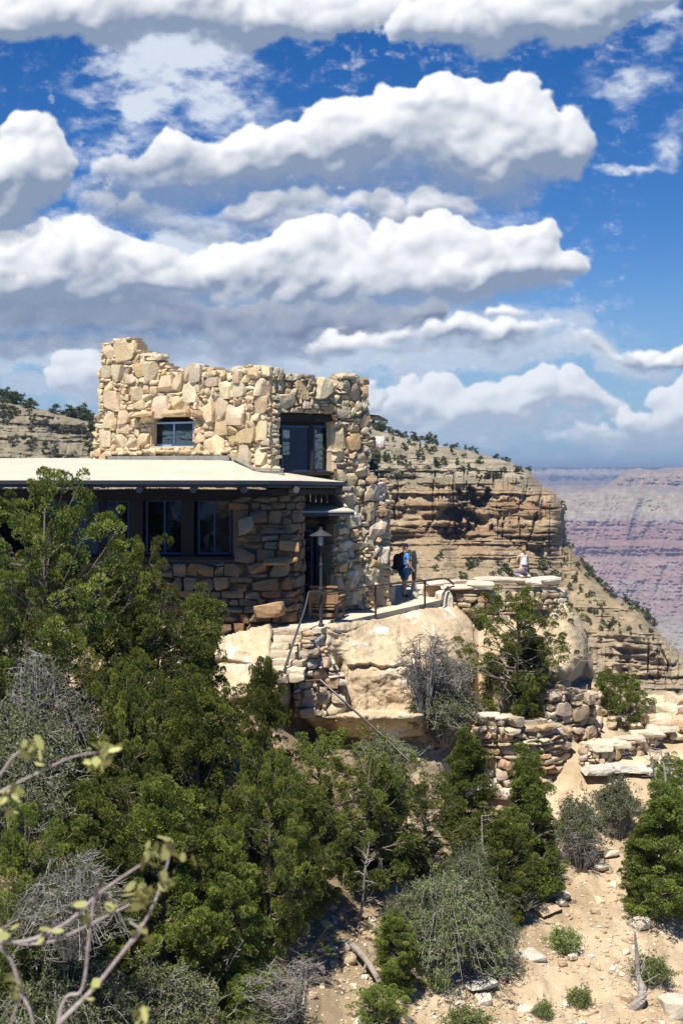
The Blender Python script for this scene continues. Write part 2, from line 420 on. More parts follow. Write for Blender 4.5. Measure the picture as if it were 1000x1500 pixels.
VEIL = [(250,120,120,70,.8),(270,60,90,40,.7),(420,135,110,30,.35),(180,160,60,60,.4),(935,125,70,60,.65),(920,232,50,10,.8),(650,512,170,36,1.2),(920,520,110,20,1.3),(560,480,260,46,.9),(90,575,150,30,.5),(60,520,170,40,1.1),(340,545,230,40,.9),(700,655,280,26,.5),(450,520,260,40,.8),(480,335,240,50,.7),(60,340,110,30,.8),(260,350,150,30,.8),(960,35,60,30,.7),(620,300,130,26,.5),(150,230,60,50,.3),(990,200,30,30,.5)]
def blur(a, r, it=1):
    for _ in range(it):
        for ax in (0, 1):
            p = np.pad(a, [(r+1, r) if q == ax else (0, 0) for q in (0, 1)], mode='edge'); c = np.cumsum(p, ax); n = a.shape[ax]
            a = (np.take(c, range(2*r+1, 2*r+1+n), ax)-np.take(c, range(0, n), ax))/(2*r+1)
    return a
def clouds(xs, ys):
    """returns colour (linear), cover and relief for chart points"""
    X, Y = np.meshgrid(xs, ys)
    st = xs[1]-xs[0]
    wx = X+30*vn(X/150, Y/120, 0, 71)+26*fbm(X/60, Y/60, 0, 1, 5, .6)+6*fbm(X/11, Y/11, 0, 2, 3); wy = Y+20*vn(X/120, Y/110, 5, 72)+22*fbm(X/60, Y/60, 7, 3, 5, .6)+6*fbm(X/11, Y/11, 3, 4, 3)
    A = np.zeros_like(X); Cc = np.zeros(X.shape+(3,)); Hh = np.zeros_like(X)
    # thin veils first
    F = 0
    for (a, b, rx, ry, wt) in VEIL: F = F+wt*np.exp(-((wx-a)/rx)**2-((wy-b)/ry)**2)
    n = fbm((X+.5*wx)/75+Y/90, (Y+.4*wy)/34-X/200, 0, 11, 6, .55)
    va = sst(.12, 1.15, F*(1+.8*n)+.55*n*(F > .03)*np.minimum(F*4, 1))*.85
    vt = sst(300, 560, Y)
    vc = lerp3((.74, .80, .88), (.42, .51, .65), vt*(.75+.5*n)*1.0)
    vc = lerp3(vc, (.62, .69, .80), sst(600, 660, Y)*.6)
    A = va; Cc = vc.copy(); Hh = va*2
    rg = np.random.RandomState(5)
    for cl_ in CUM:
        s = cl_['s']
        B = np.array(cl_['b'], float); x0, x1 = (B[:, 0]-B[:, 2]).min()-70, (B[:, 0]+B[:, 2]).max()+70; y0, y1 = (B[:, 1]-B[:, 3]).min()-70, (B[:, 1]+B[:, 3]).max()+60
        ci = np.where((xs > x0) & (xs < x1))[0]; ri = np.where((ys > y0) & (ys < y1))[0]
        if len(ci) < 2 or len(ri) < 2: continue
        sl = (slice(ri[0], ri[-1]+1), slice(ci[0], ci[-1]+1))
        x, y = wx[sl], wy[sl]; xo, yo = X[sl], Y[sl]
        H = np.full(x.shape, -6.0)
        def puff(cx, cy, r, z, fl=.8):
            i0, i1 = np.searchsorted(xs[ci], [cx-r-26, cx+r+26]); j0, j1 = np.searchsorted(ys[ri], [cy-r-26, cy+r+26])
            if i1-i0 < 2 or j1-j0 < 2: return
            w = (slice(j0, j1), slice(i0, i1)); q = r*r-(x[w]-cx)**2-((y[w]-cy)/fl)**2
            h = np.where(q > 0, z+np.sqrt(np.maximum(q, 0)), -6)
            H[w] = np.maximum(H[w], h)
        for (a, b, rx, ry) in B:
            q = 1-((x-a)/rx)**2-((y-b)/ry)**2
            H = np.maximum(H, np.where(q > 0, np.sqrt(np.maximum(q, 0))*min(rx, ry)*.85, -6))
            k = int(16+rx*ry/160)
            for _ in range(k):
                t = rg.uniform(-math.pi, math.pi); rr = math.sqrt(rg.uniform(.25, 1.0))
                cx = a+rx*rr*math.cos(t); cy = b-ry*rr*math.sin(t)
                if cy > b+ry*.45: cy = b+ry*.45
                r = rg.uniform(7, 24)*s*(1.1 if cy < b else .8)*rg.choice([.55, 1, 1.2]); zz = .85*min(rx, ry)*math.sqrt(max(0, 1-rr*rr))-.25*r
                puff(cx, cy, r, zz)
        for _ in range(3):
            H[1:-1, 1:-1] = (H[1:-1, 1:-1]*2+H[:-2, 1:-1]+H[2:, 1:-1]+H[1:-1, :-2]+H[1:-1, 2:])/6
        Hs = blur(H, 2, 2); Hb = blur(H, max(2, int(7*s/st)), 2); Hbb = blur(np.maximum(H, -3), max(3, int(20*s/st)), 2)
        rel = sst(cl_['top'], cl_['base'], y+26*fbm(xo/75, yo/45, 0, 31, 4))
        Hn = Hs+9*fbm(xo/20, yo/16, 0, 21, 6, .66)*s*(.6+1.2*rel)
        wi = fbm(xo/26+yo/60, yo/9, 0, 61, 5, .65); cov = sst(-4, 9+34*rel*rel, Hn+3*rel+7*wi*(.3+rel)+4.5*fbm(xo/8, yo/8, 0, 63, 5, .62))
        def lamb(Q, k_):
            gy, gx = np.gradient(Q, ys[ri[1]]-ys[ri[0]], st); gx, gy = np.clip(gx, -1.6, 1.6)*k_, np.clip(gy, -1.6, 1.6)*k_
            return (gx*.30+gy*.72+.62)/np.sqrt(1+gx**2+gy**2)
        lam = .10*lamb(Hn, .5)+.22*lamb(Hs, .7)+.30*lamb(Hb, 1.2)+.38*lamb(Hbb, 1.9)
        dk = sst(.34, .82, rel)*sst(3, 26*s, Hbb)
        lum = .32+.76*lam-.64*dk*(1-.22*sst(.5, .95, lam))+.20*fbm(xo/40+yo/90, yo/22, 0, 41, 6, .62)*(.5+rel)+.06*fbm(xo/12, yo/8, 0, 42, 4)
        lum = lum+.22*(1-sst(0, 12, Hb))*sst(.3, .8, rel)
        lum = np.clip(blur(lum, 1, 2), .1, 1.0)
        c = lerp3((.16, .235, .375), (.95, .96, .98), lum)  # sunlit tops and shaded undersides are painted into the emitted colour
        cov = cov*(1-.35*sst(.8, 1, rel))
        c = c*cl_.get('dim', 1.0)*np.array([1, 1+.04*(1-cl_.get('dim', 1)), 1+.35*(1-cl_.get('dim', 1))])
        if cl_['base'] > 600: c = lerp3(c, (.60, .68, .80), .45+0*cov)
        A0 = A[sl]; Cn = (c*cov[..., None]+Cc[sl]*(A0*(1-cov))[..., None])/np.maximum(cov+A0*(1-cov), 1e-4)[..., None]
        Cc[sl] = Cn; A[sl] = cov+A0*(1-cov); Hh[sl] = np.maximum(Hh[sl], H*cov)
    return np.clip(Cc, 0, 1), np.clip(A, 0, 1), Hh
# ================================================================== camera, sun, sky
cam = bpy.data.cameras.new('camera'); co = bpy.data.objects.new('camera', cam); COL.objects.link(co); SC.camera = co
cam.sensor_fit = 'VERTICAL'; cam.sensor_height = 36; cam.sensor_width = 24; cam.lens = 48
co.location = (0, 0, 0); co.rotation_euler = (R(90), 0, 0); cam.shift_y = -60/1500
cam.clip_start = .1; cam.clip_end = 60000
cam.dof.use_dof = True; cam.dof.focus_distance = 42; cam.dof.aperture_fstop = 6.0
SUN_EL, SUN_AZ = 63.0, 206.0      # azimuth clockwise from +Y
sx, sy, sz = math.sin(R(SUN_AZ))*math.cos(R(SUN_EL)), math.cos(R(SUN_AZ))*math.cos(R(SUN_EL)), math.sin(R(SUN_EL))
ld = bpy.data.lights.new('sun', 'SUN'); ld.energy = 5.0; ld.angle = R(.53); ld.color = (1, .955, .88)
lo = bpy.data.objects.new('sun', ld); COL.objects.link(lo)
lo.rotation_euler = Vector((sx, sy, sz)).to_track_quat('Z', 'Y').to_euler()
SC.view_settings.view_transform = 'Standard'; SC.view_settings.look = 'None'; SC.view_settings.exposure = .7; SC.view_settings.gamma = 1
w = bpy.data.worlds.new('World'); SC.world = w; w.use_nodes = True
nt = w.node_tree; nt.nodes.clear(); N = nt.nodes; L = nt.links
wo = N.new('ShaderNodeOutputWorld'); bg = N.new('ShaderNodeBackground'); L.new(bg.outputs[0], wo.inputs[0])
sky = N.new('ShaderNodeTexSky'); sky.sky_type = 'NISHITA'; sky.sun_disc = False; sky.sun_elevation = R(SUN_EL); sky.sun_rotation = R(SUN_AZ)
sky.altitude = 2100; sky.air_density = 1.0; sky.dust_density = .25; sky.ozone_density = 2.2
hs = N.new('ShaderNodeHueSaturation'); hs.inputs['Saturation'].default_value = 1.42; hs.inputs['Hue'].default_value = .512; L.new(sky.outputs[0], hs.inputs['Color'])
SKS = .066
CLOUD_E = .67
# pale band of air low over the horizon
sep = N.new('ShaderNodeSeparateXYZ'); tc = N.new('ShaderNodeTexCoord'); L.new(tc.outputs['Generated'], sep.inputs[0])
mr = N.new('ShaderNodeMapRange'); mr.interpolation_type = 'SMOOTHSTEP'; mr.inputs[1].default_value = -.02; mr.inputs[2].default_value = .17; mr.inputs[3].default_value = .92; mr.inputs[4].default_value = 0; L.new(sep.outputs[2], mr.inputs[0])
mx = N.new('ShaderNodeMix'); mx.data_type = 'RGBA'; L.new(mr.outputs[0], mx.inputs[0]); L.new(hs.outputs[0], mx.inputs[6]); mx.inputs[7].default_value = (2.1, 3.7, 5.9, 1)
L.new(mx.outputs[2], bg.inputs[0]); bg.inputs[1].default_value = SKS
# ================================================================== terrain surfaces
def sheet(name, xs, ys, dfun, keep, mat, colf, smooth=True):
    PX, PY = np.meshgrid(xs, ys); D = dfun(PX, PY); K = keep(PX, PY)
    Vv = vat(PX, PY, D); ny, nx = PX.shape
    ok = K[:-1, :-1] & K[1:, :-1] & K[:-1, 1:] & K[1:, 1:]
    i, j = np.nonzero(ok); a = i*nx+j
    F = np.stack([a, a+nx, a+nx+1, a+1], 1)
    C = colf(PX, PY, D).reshape(-1, 3); Vf = Vv.reshape(-1, 3)
    used = np.unique(F); rm = np.full(nx*ny, -1); rm[used] = np.arange(len(used))
    mb = MB(); mb.add(Vf[used], rm[F], C[used]); return mb.build(name, mat, smooth=smooth)

# ---- control stations of the near hillside (column, row, distance)
GC = np.array([(-300,880,42),(-300,1100,33),(-300,1500,22),(0,920,39.5),(100,935,39),(200,940,38.8),(300,980,37.6),(380,960,37.5),(330,1010,37.0),(400,1010,36.6),(430,1045,36.0),(500,1070,36.4),(560,1085,36.5),(620,1085,37.3),(690,1045,39.0),(550,960,38.5),(640,950,39.6),(690,940,41.6),(800,960,42.6),(860,950,43.6),(830,1010,42.2),(650,900,45),(750,1040,41.5),(750,900,46),(820,900,47),
 (740,1185,38.7),(640,1120,38.0),(800,1150,39.6),(860,1000,44),(860,1060,42.3),(900,1060,42.6),(960,1030,44.5),(900,1085,41.6),(850,1110,40.3),(950,1112,40.6),(1000,1100,41.2),(950,1135,39.6),(900,1200,37.4),(1000,1180,38.2),(1100,1100,42),(1300,1060,45),(1300,1300,37),(1300,1500,31),
 (850,1300,34.3),(750,1300,34.0),(850,1400,31.4),(850,1500,29),(1000,1500,29.2),(1000,1350,33.2),(700,1500,28.2),(700,1400,30.6),(560,1500,27),(500,1400,29),(500,1300,31.2),(500,1200,33.6),(500,1120,35.2),(600,1200,35),(600,1300,32.6),
 (0,1100,31.5),(0,1300,26.5),(0,1500,22.5),(200,1500,24),(200,1300,28.2),(200,1100,33.2),(350,1500,25.6),(350,1300,29),(350,1120,34.2),(0,1900,17),(500,1900,19),(1000,1900,21),(1300,1900,22),(-300,1900,15),(0,2600,11),(500,2600,12),(1000,2600,13),(1300,2600,13),(-300,2600,10)], float)
def tps(C, lam=.02):
    P = C[:, :2]/300; n = len(P); r = np.linalg.norm(P[:, None]-P[None], axis=2); K = r*r*np.log(r+1e-9)+lam*np.eye(n)
    A = np.zeros((n+3, n+3)); A[:n, :n] = K; A[:n, n] = A[n, :n] = 1; A[:n, n+1:] = P; A[n+1:, :n] = P.T
    return np.linalg.solve(A, np.concatenate([C[:, 2], [0, 0, 0]]))
GW = tps(GC)
def Gd(px, py):
    x = np.asarray(px, float)/300; y = np.asarray(py, float)/300; r = GW[-3]+GW[-2]*x+GW[-1]*y
    for k in range(len(GC)):
        q = np.hypot(x-GC[k, 0]/300, y-GC[k, 1]/300); r = r+GW[k]*q*q*np.log(q+1e-9)
    return r
def G(px, py): return float(Gd(px, py))
def gat(px, py, off=0): return at(px, py, G(px, py)+off)
OUTP = [(455,917),(480,912),(550,905),(622,890),(668,884),(690,900),(700,960),(690,1040),(650,1075),(560,1085),(470,1078),(440,1050),(452,1000),(462,960)]
def out_d(x, y):
    top = np.interp(x, [455, 480, 550, 622, 668, 700], [917, 912, 905, 890, 884, 900]); dt = np.interp(x, [455, 480, 550, 622, 668, 700], [38.05, 38.5, 40.75, 43.2, 45.1, 46.0])
    t = np.clip((y-top)/85, 0, 1); d = dt+(38.0-dt)*t**.8*np.interp(x, [455, 520, 620, 700], [.2, 1, 1, .5])
    d = np.where(y > top+85, d-.004*(y-top-85), d)
    # carved face
    b = .25*sst(505, 512, x)*sst(618, 608, x)*sst(972+4*fbm(x/14, 0, 0, 3, 3), 977+4*fbm(x/14, 0, 0, 3, 3), y)*sst(1046, 1040, y)
    b = b*np.interp(y, [975, 1042], [1.0, .9])
    nb = .55*np.exp(-((x-497)/7)**2)*sst(955, 975, y)*sst(1050, 1030, y)
    return d+b+nb-.65*sst(1040, 1048, y)*sst(470, 500, x)*sst(640, 610, x)+.7*sst(1050, 1075, y)
OUTL = [(150,935),(240,925),(330,930),(395,912),(400,925),(396,990),(400,1015),(330,1030),(220,1020),(150,1000)]
def outl_d(x, y):
    top = np.interp(x, [150, 330, 395], [932, 930, 913]); return np.interp(x, [150, 330, 400], [38.7, 38.3, 37.9])-.02*np.clip(y-top, 0, 200)+.35*sst(955+.12*(x-250), 960+.12*(x-250), y)*sst(400, 300, x)
GTOP = [(-320,905),(100,925),(300,930),(400,945),(470,930),(560,960),(650,885),(700,880),(830,880),(862,940),(872,985),(900,1003),(935,1012),(960,1032),(1000,1046),(1320,1064)]
def gkeep(x, y):
    t = np.interp(x, [p[0] for p in GTOP], [p[1] for p in GTOP]); return y > t
def gdf(x, y):
    d = Gd(x, y); t = np.interp(x, [p[0] for p in GTOP], [p[1] for p in GTOP])
    tr = np.exp(-((x-960)/90)**2-((y-1112)/16)**2)
    X = (x-500)/2000*d; Z = (690-y)/2000*d
    am = (1-.85*tr)
    d = d+(.30*fbm(X/1.6, Z/1.6, d/3, 3, 4)+.13*fbm(X/.35, Z/.35, 0, 9, 3))*am
    st = np.abs(fbm(X/2.5, Z/.45, 1.0, 31, 3)); d = d+.25*st*sst(.0, .5, fbm(X/5, Z/3, 4, 8, 2))*am
    for poly, fn in ((OUTP, out_d), (OUTL, outl_d)):
        e = edist(x, y, poly)*np.where(inpoly(x, y, poly), 1, -1); d = d+(fn(np.clip(x, 150, 700), y)+.45-d)*sst(-45, -6, e)
    e = np.clip(y-t, 0, 40)/40; return d+1.2*(1-np.sqrt(1-(1-e)**2))
def gcol(x, y, d):
    X = (x-500)/2000*d; Z = (690-y)/2000*d
    a = fbm(X/1.1, Z/1.1, d/2, 5, 4)*.5+.5; b = fbm(X/.3, Z/.3, d, 6, 3)*.5+.5
    c = lerp3((.33, .245, .145), (.475, .37, .24), sst(.3, .7, a)); c = c*(1-.25*sst(.5, .8, b))[..., None]
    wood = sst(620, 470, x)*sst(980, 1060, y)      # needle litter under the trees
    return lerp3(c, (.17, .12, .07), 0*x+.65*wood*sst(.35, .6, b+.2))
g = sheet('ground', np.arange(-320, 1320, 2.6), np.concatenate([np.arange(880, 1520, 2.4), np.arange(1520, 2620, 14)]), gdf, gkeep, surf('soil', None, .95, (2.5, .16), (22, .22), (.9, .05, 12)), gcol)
struct(g)
# ground ledge the photographer and the near bush stand on
mb = MB(); xs = np.linspace(-7, 7, 40); ys = np.linspace(-6, 3.6, 30); XX, YY = np.meshgrid(xs, ys)
ZZ = -1.75+.08*fbm(XX/1.2, YY/1.2, 0, 2); ed = sst(3.0, 3.6, YY); ZZ = ZZ-6*ed*ed
i, j = np.meshgrid(np.arange(29), np.arange(39), indexing='ij'); a = (i*40+j).ravel()
mb.add(np.stack([XX, YY, ZZ], -1).reshape(-1, 3), np.stack([a, a+1, a+41, a+40], 1), (.5, .38, .24)); struct(mb.build('ground', bpy.data.materials['soil'], smooth=True))
# ---- the near cliff
CSIL = [(-60,574),(0,579),(25,586),(60,597),(100,604),(125,609),(145,613),(300,616),(540,623),(560,629),(600,641),(650,652),(690,659),(740,673),(775,687),(795,709),(815,722),(828,745),(831,795),(838,803),(870,842),(900,872),(940,893),(960,918),(985,943),(1000,956),(1050,985),(1050,1130),(-60,1130)]
rg0 = np.random.RandomState(77)
BND = np.cumsum(rg0.choice([.35, .5, .7, 1.0, 1.6], 140)*rg0.uniform(.7, 1.3, 140))-85
PRO = rg0.uniform(-1, 1, 150); LTI = rg0.uniform(0, 1, (150, 3))
def strata(X, Z):
    Zw = Z+.9*fbm(X/22, 0, 0, 4, 3)+.25*fbm(X/3, Z/3, 0, 12, 2)+.01*X
    k = np.clip(np.searchsorted(BND, Zw.ravel()).reshape(Zw.shape), 1, 139)
    lo, hi = BND[k-1], BND[k]; t = (Zw-lo)/(hi-lo); return k, t, hi-lo
def cliff_d(x, y):
    X = (x-500)/2000*350; Z = (690-y)/2000*350
    edge = 800+22*np.sin(x/60)+14*vn(x/40, 0, 0, 3); top = 693+16*vn(x/70, 0, 0, 5)-10*sst(600, 500, x)
    b = np.interp(y, [560, 620, 690, 700, 745, 800, 850, 900, 930, 950, 1000, 1040, 1130], [60, 38, 17, 12, 6, 3, -16, -38, -49, -54, -58, -74, -112])
    shift = (edge-800)
    b = np.interp(y-shift*sst(700, 800, y)-(top-693)*sst(780, 700, y), [560, 620, 690, 700, 745, 800, 850, 900, 930, 950, 1000, 1040, 1130], [60, 38, 17, 12, 6, 3, -16, -38, -49, -54, -58, -74, -112])
    k, t, th = strata(X, Z)
    wall = sst(686, 702, y)*sst(820+shift*0, 795, y-shift)
    wall = np.maximum(wall, .9*sst(925, 945, y+.04*(x-950))*sst(1020, 1000, y)*sst(860, 900, x))
    ledgy = .75+.35*wall+.5*vn(X/12, Z/7, 0, 81)-.5*sst(805, 825, y)*sst(930, 915, y)
    p = 1.3*PRO[k]*(.9+.8*vn(X/9, k*3.7, 0, 21))+1.2*vn(X/4.5, k*1.9, 0, 22)
    rnd = 1-np.abs(2*t-1)**4
    prot = p*1.15*ledgy*rnd+.45*rnd
    big = (6.0*fbm(X/13, Z/30, 0, 41, 4)+2.6*np.round(2*vn(X/5, Z/25, 0, 43))/2)*wall
    crack = -1.6*np.clip(1-np.abs(vn(X/1.7+.3*vn(X, Z/4, 0, 2), Z/9, 0, 57))*7, 0, 1)*(vn(X/6, Z/3, 0, 58) > 0)*np.maximum(wall, .5*sst(830, 700, y))-3.4*np.clip(1-np.abs(vn(X/3.1+.35*vn(X/2, Z/5, 0, 2), Z/26, 0, 51))*9, 0, 1)*wall*(vn(X/11, Z/9, 0, 52) > -.1)
    fine = .95*fbm(X/2.0, Z/1.1, 0, 61, 4)+1.9*fbm(X/8, Z/6, 0, 63, 4)*(1-wall)+1.1*np.abs(vn(X/1.7, Z/1.5, 0, 66))*(1-.6*wall)
    jj = 1+.9*vn(x/7, y/8, 0, 3)+.5*vn(x/3, y/3, 0, 6)
    alc = -10*jj*np.exp(-((x-682+9*vn(y/9,0,0,3)+.25*(y-750))/26)**4)*sst(716, 724, y+7*vn(x/7,0,0,4))*sst(806, 770, y)-8*np.exp(-((x-668)/14)**2-((y-790)/36)**2)+3.5*np.exp(-((x-735)/14)**4-((y-750)/50)**4)-5*np.exp(-((x-795)/5)**2-((y-745)/22)**2)-4*np.exp(-((x-822)/6)**2-((y-790)/18)**2)
    alc += -4*np.exp(-((x-915)/8)**4-((y-975)/28)**4)-4*np.exp(-((x-968)/6)**4-((y-985)/25)**4)-3.5*np.exp(-((x-105)/28)**4-((y-643)/14)**4)-3*np.exp(-((x-82)/10)**4-((y-632)/9)**4)
    gul = -3.0*np.clip(1-np.abs(vn(X/14+.3*vn(X/6, Z/6, 0, 71), Z/60, 0, 72))*3.5, 0, 1)*(1-wall)
    prot = prot+big+crack+fine+alc*.8+gul
    d = 350+b-prot
    e = edist(x, y, CSIL[:-2], False)
    return d+30*(1-np.sqrt(1-(1-np.clip(e/26, 0, 1))**2))*sst(250, 600, x)+10*(1-np.clip(e/10, 0, 1))
def cliff_k(x, y):
    s = edist(x, y, CSIL[:-2], False); ins = inpoly(x, y, CSIL)
    return ins & (s > 1.2+1.8*vn(x/5, y/4, 0, 91))
def cliff_c(x, y, d):
    X = (x-500)/2000*350; Z = (690-y)/2000*350; k, t, th = strata(X, Z)
    wall = sst(686, 702, y)*sst(815, 795, y)
    l = LTI[k]
    up = lerp3((.25, .21, .14), (.40, .34, .235), l[..., 0])
    band = lerp3(np.array((.27, .185, .10)), np.array((.42, .315, .185)), l[..., 1])
    tal = lerp3((.30, .225, .13), (.42, .32, .19), fbm(X/5, Z/4, 0, 33, 3)*.5+.5)
    c = lerp3(up, band, sst(695, 725, y+10*vn(x/40, 0, 0, 8)))
    c = c*(1-sst(795, 822, y))[..., None]+tal*sst(795, 822, y)[..., None]
    c = lerp3(c, (.36, .20, .10), .4*sst(.15, .5, fbm(X/7, Z/5, 0, 34, 3))*sst(690, 715, y)*sst(830, 800, y))
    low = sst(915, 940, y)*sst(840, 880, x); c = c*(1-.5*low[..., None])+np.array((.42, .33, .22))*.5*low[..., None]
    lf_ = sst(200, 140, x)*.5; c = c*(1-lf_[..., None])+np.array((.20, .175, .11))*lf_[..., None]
    scr = sst(.05, .35, fbm(X/2.2, Z/1.6, 0, 38, 3))*(.45*sst(712, 690, y)+.35*sst(812, 830, y)); c = lerp3(c, (.15, .145, .085), scr)
    thin = (fbm(X/14, Z/.35, 0, 35, 2)*.14+1)
    return np.clip(.80*c*thin[..., None]*(1+.16*fbm(X/1.5, Z/1, 0, 36, 3))[..., None], 0, 1)
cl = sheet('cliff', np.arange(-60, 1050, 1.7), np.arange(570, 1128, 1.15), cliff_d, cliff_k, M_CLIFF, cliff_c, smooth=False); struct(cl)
# ---- pink buttes and terraces across the canyon
MS = [(200,716),(640,714),(800,711),(835,710),(862,712),(885,709),(897,703),(905,696),(918,688),(935,684),(945,687),(958,688),(968,685),(985,684),(1000,683),(1040,681),(1100,686),(1180,700),(1300,706),(1600,712),(1600,1210),(200,1210)]
def mid_d(x, y):
    b = np.interp(y, [680, 700, 712, 725, 762, 770, 792, 800, 815, 822, 850, 858, 900, 960, 1210], [5350, 5260, 5230, 5000, 4820, 4810, 4760, 4700, 4690, 4610, 4520, 4500, 4360, 4100, 3100])
    w1 = vn(x/60, y/200, 0, 3)*22
    rd = lambda s, q: 1-np.abs(vn((x+w1+.28*(y-700))/s, y/q, 0, int(s)))*2
    r = 150*rd(46, 90)+70*rd(19, 40)+30*rd(8, 14)+16*fbm(x/4, y/3, 0, 14, 3)
    r = r*sst(684, 730, y)*.2+9*fbm(x/3, y/2, 0, 15, 2)
    led = 4*(vn(x/50, y/3.2, 0, 19)+vn(x/30, y/1.5, 0, 29))
    e = edist(x, y, MS[:-2], False)
    return b-r-led+260*(1-np.sqrt(1-(1-np.clip(e/9, 0, 1))**2))
def mid_k(x, y): return inpoly(x, y, MS) & (edist(x, y, MS[:-2], False) > .5+.5*vn(x/3, y/3))
def mid_c(x, y, d):
    yy = y+5*vn(x/70, 0, 0, 5)+3*vn(x/14, y/9, 0, 6)
    st = [(680, (.30, .22, .17)), (700, (.33, .24, .18)), (712, (.27, .20, .17)), (722, (.36, .30, .17)), (745, (.37, .30, .19)), (758, (.33, .27, .20)), (768, (.32, .17, .14)), (785, (.33, .17, .13)), (815, (.31, .16, .13)), (822, (.35, .22, .17)), (850, (.33, .18, .14)), (858, (.36, .27, .2)), (885, (.33, .19, .16)), (905, (.33, .25, .19)), (930, (.36, .31, .2)), (1000, (.36, .32, .22)), (1210, (.3, .28, .2))]
    yk = [s[0] for s in st]; c = np.stack([np.interp(yy, yk, [s[1][q] for s in st]) for q in range(3)], -1)
    th = 1+.05*vn(x/90, y/1.6, 0, 7)+.04*vn(x/40, y/.9, 0, 8)+.14*fbm(x/7, y/6, 0, 9, 3)
    yel = sst(.15, .5, fbm(x/11, y/7, 0, 13, 3))*sst(710, 725, y)*sst(775, 755, y)
    c = lerp3(c, (.50, .42, .20), .5*yel); blu = sst(.25, .55, fbm(x/16, y/3, 0, 18, 3)); c = lerp3(c, (.22, .17, .14), .3*blu)
    c = .66*c+.34*c.mean(-1, keepdims=True)
    return np.clip(.82*np.array([1.0, .95, .93])*c*th[..., None]*(1+.22*fbm(x/6, y/2.5, 0, 23, 3))[..., None], 0, 1)
m = sheet('canyon_wall', np.concatenate([np.arange(200, 760, 12), np.arange(760, 1060, 1.3), np.arange(1060, 1600, 12)]), np.concatenate([np.arange(679, 960, 1.0), np.arange(960, 1210, 8)]), mid_d, mid_k, M_CANYON, mid_c); struct(m)
FS = [(-900,686),(700,684.5),(790,684),(820,683.6),(845,684.4),(875,684),(905,683.4),(940,684),(1000,683),(1300,684),(2200,686),(2200,740),(-900,740)]
def far_d(x, y):
    b = np.interp(y, [682, 686, 690, 697, 703, 710, 718, 740], [15400, 15000, 14950, 14500, 14400, 13600, 13000, 11000])
    return b-500*(1-np.abs(vn(x/22, y/60, 0, 3))*2)*sst(684, 700, y)-160*fbm(x/5, y/4, 0, 5, 3)
def far_c(x, y, d):
    yk = [682, 686.5, 688, 693, 697, 703, 712, 716, 740]; cc = [(.03, .04, .03), (.03, .04, .03), (.40, .36, .30), (.42, .35, .28), (.2, .17, .13), (.26, .16, .12), (.24, .16, .12), (.50, .42, .3), (.4, .3, .2)]
    yy = y+1.2*vn(x/9, 0, 0, 2)+1.5*vn(x/3, y/3, 0, 2); c = np.stack([np.interp(yy, yk, [s[q] for s in cc]) for q in range(3)], -1)
    return c*(1+.35*fbm(x/3.5, y/2, 0, 3, 3))[..., None]
f_ = sheet('far_rim', np.concatenate([np.arange(-900, 760, 20), np.arange(760, 1020, 1.5), np.arange(1020, 2200, 20)]), np.arange(682, 740, 1.0), far_d, lambda x, y: y > np.interp(x, [p[0] for p in FS[:-2]], [p[1] for p in FS[:-2]])+.35*vn(x/2.2, 0, 0, 4), M_CANYON, far_c); struct(f_)
mb = MB(); mb.add([(-16000, 60, -900), (16000, 60, -900), (16000, 15900, -900), (-16000, 15900, -900)], [(0, 1, 2, 3)], (.33, .28, .19)); struct(mb.build('canyon_floor', M_CANYON))
# ---- clouds, a bank 26 km away with relief
_xs, _ys = np.arange(-160, 1160, 1.5), np.arange(-80, 700, 1.5)
_C, _A, _H = clouds(_xs, _ys)
PX, PY = np.meshgrid(_xs, _ys); Vv = vat(PX, PY, 26000-_H*45).reshape(-1, 3); nx_, ny_ = len(_xs), len(_ys)
i, j = np.nonzero((_A[:-1, :-1]+_A[1:, :-1]+_A[:-1, 1:]+_A[1:, 1:]) > .01); a = i*nx_+j; F = np.stack([a, a+nx_, a+nx_+1, a+1], 1)
used = np.unique(F); rm = np.full(nx_*ny_, -1); rm[used] = np.arange(len(used))
mb = MB(); mb.add(Vv[used], rm[F], _C.reshape(-1, 3)[used])
m, mt, out = newmat('cloud_light'); mc = m.node_tree.nodes
e_ = mc.new('ShaderNodeEmission'); e_.inputs[1].default_value = CLOUD_E; t_ = mc.new('ShaderNodeBsdfTransparent'); x_ = mc.new('ShaderNodeMixShader'); at1 = mc.new('ShaderNodeAttribute'); at1.attribute_name = 'Col'; at2 = mc.new('ShaderNodeAttribute'); at2.attribute_name = 'cover'
m.node_tree.links.new(at1.outputs['Color'], e_.inputs[0]); m.node_tree.links.new(at2.outputs['Fac'], x_.inputs[0]); m.node_tree.links.new(t_.outputs[0], x_.inputs[1]); m.node_tree.links.new(e_.outputs[0], x_.inputs[2]); m.node_tree.links.new(x_.outputs[0], out.inputs[0])
m.cycles.emission_sampling = 'NONE'
o = struct(mb.build('clouds', m, smooth=True)); ca = o.data.attributes.new('cover', 'FLOAT', 'POINT'); ca.data.foreach_set('value', _A.reshape(-1)[used].astype(np.float32))
# ---- the air
mb = MB(); box(mb, (0, 7500, -420), (17000, 8600, 482)); hz = mb.build('haze', bpy.data.materials.new('haze_air')); hz['kind'] = 'stuff'
hm = hz.data.materials[0]; hm.use_nodes = True; hm.node_tree.nodes.clear(); o_ = hm.node_tree.nodes.new('ShaderNodeOutputMaterial'); v_ = hm.node_tree.nodes.new('ShaderNodeVolumePrincipled')
v_.inputs['Density'].default_value = 1.1e-4; v_.inputs['Color'].default_value = (.31, .41, .62, 1); v_.inputs['Anisotropy'].default_value = 0.0
hm.node_tree.links.new(v_.outputs[0], o_.inputs['Volume'])
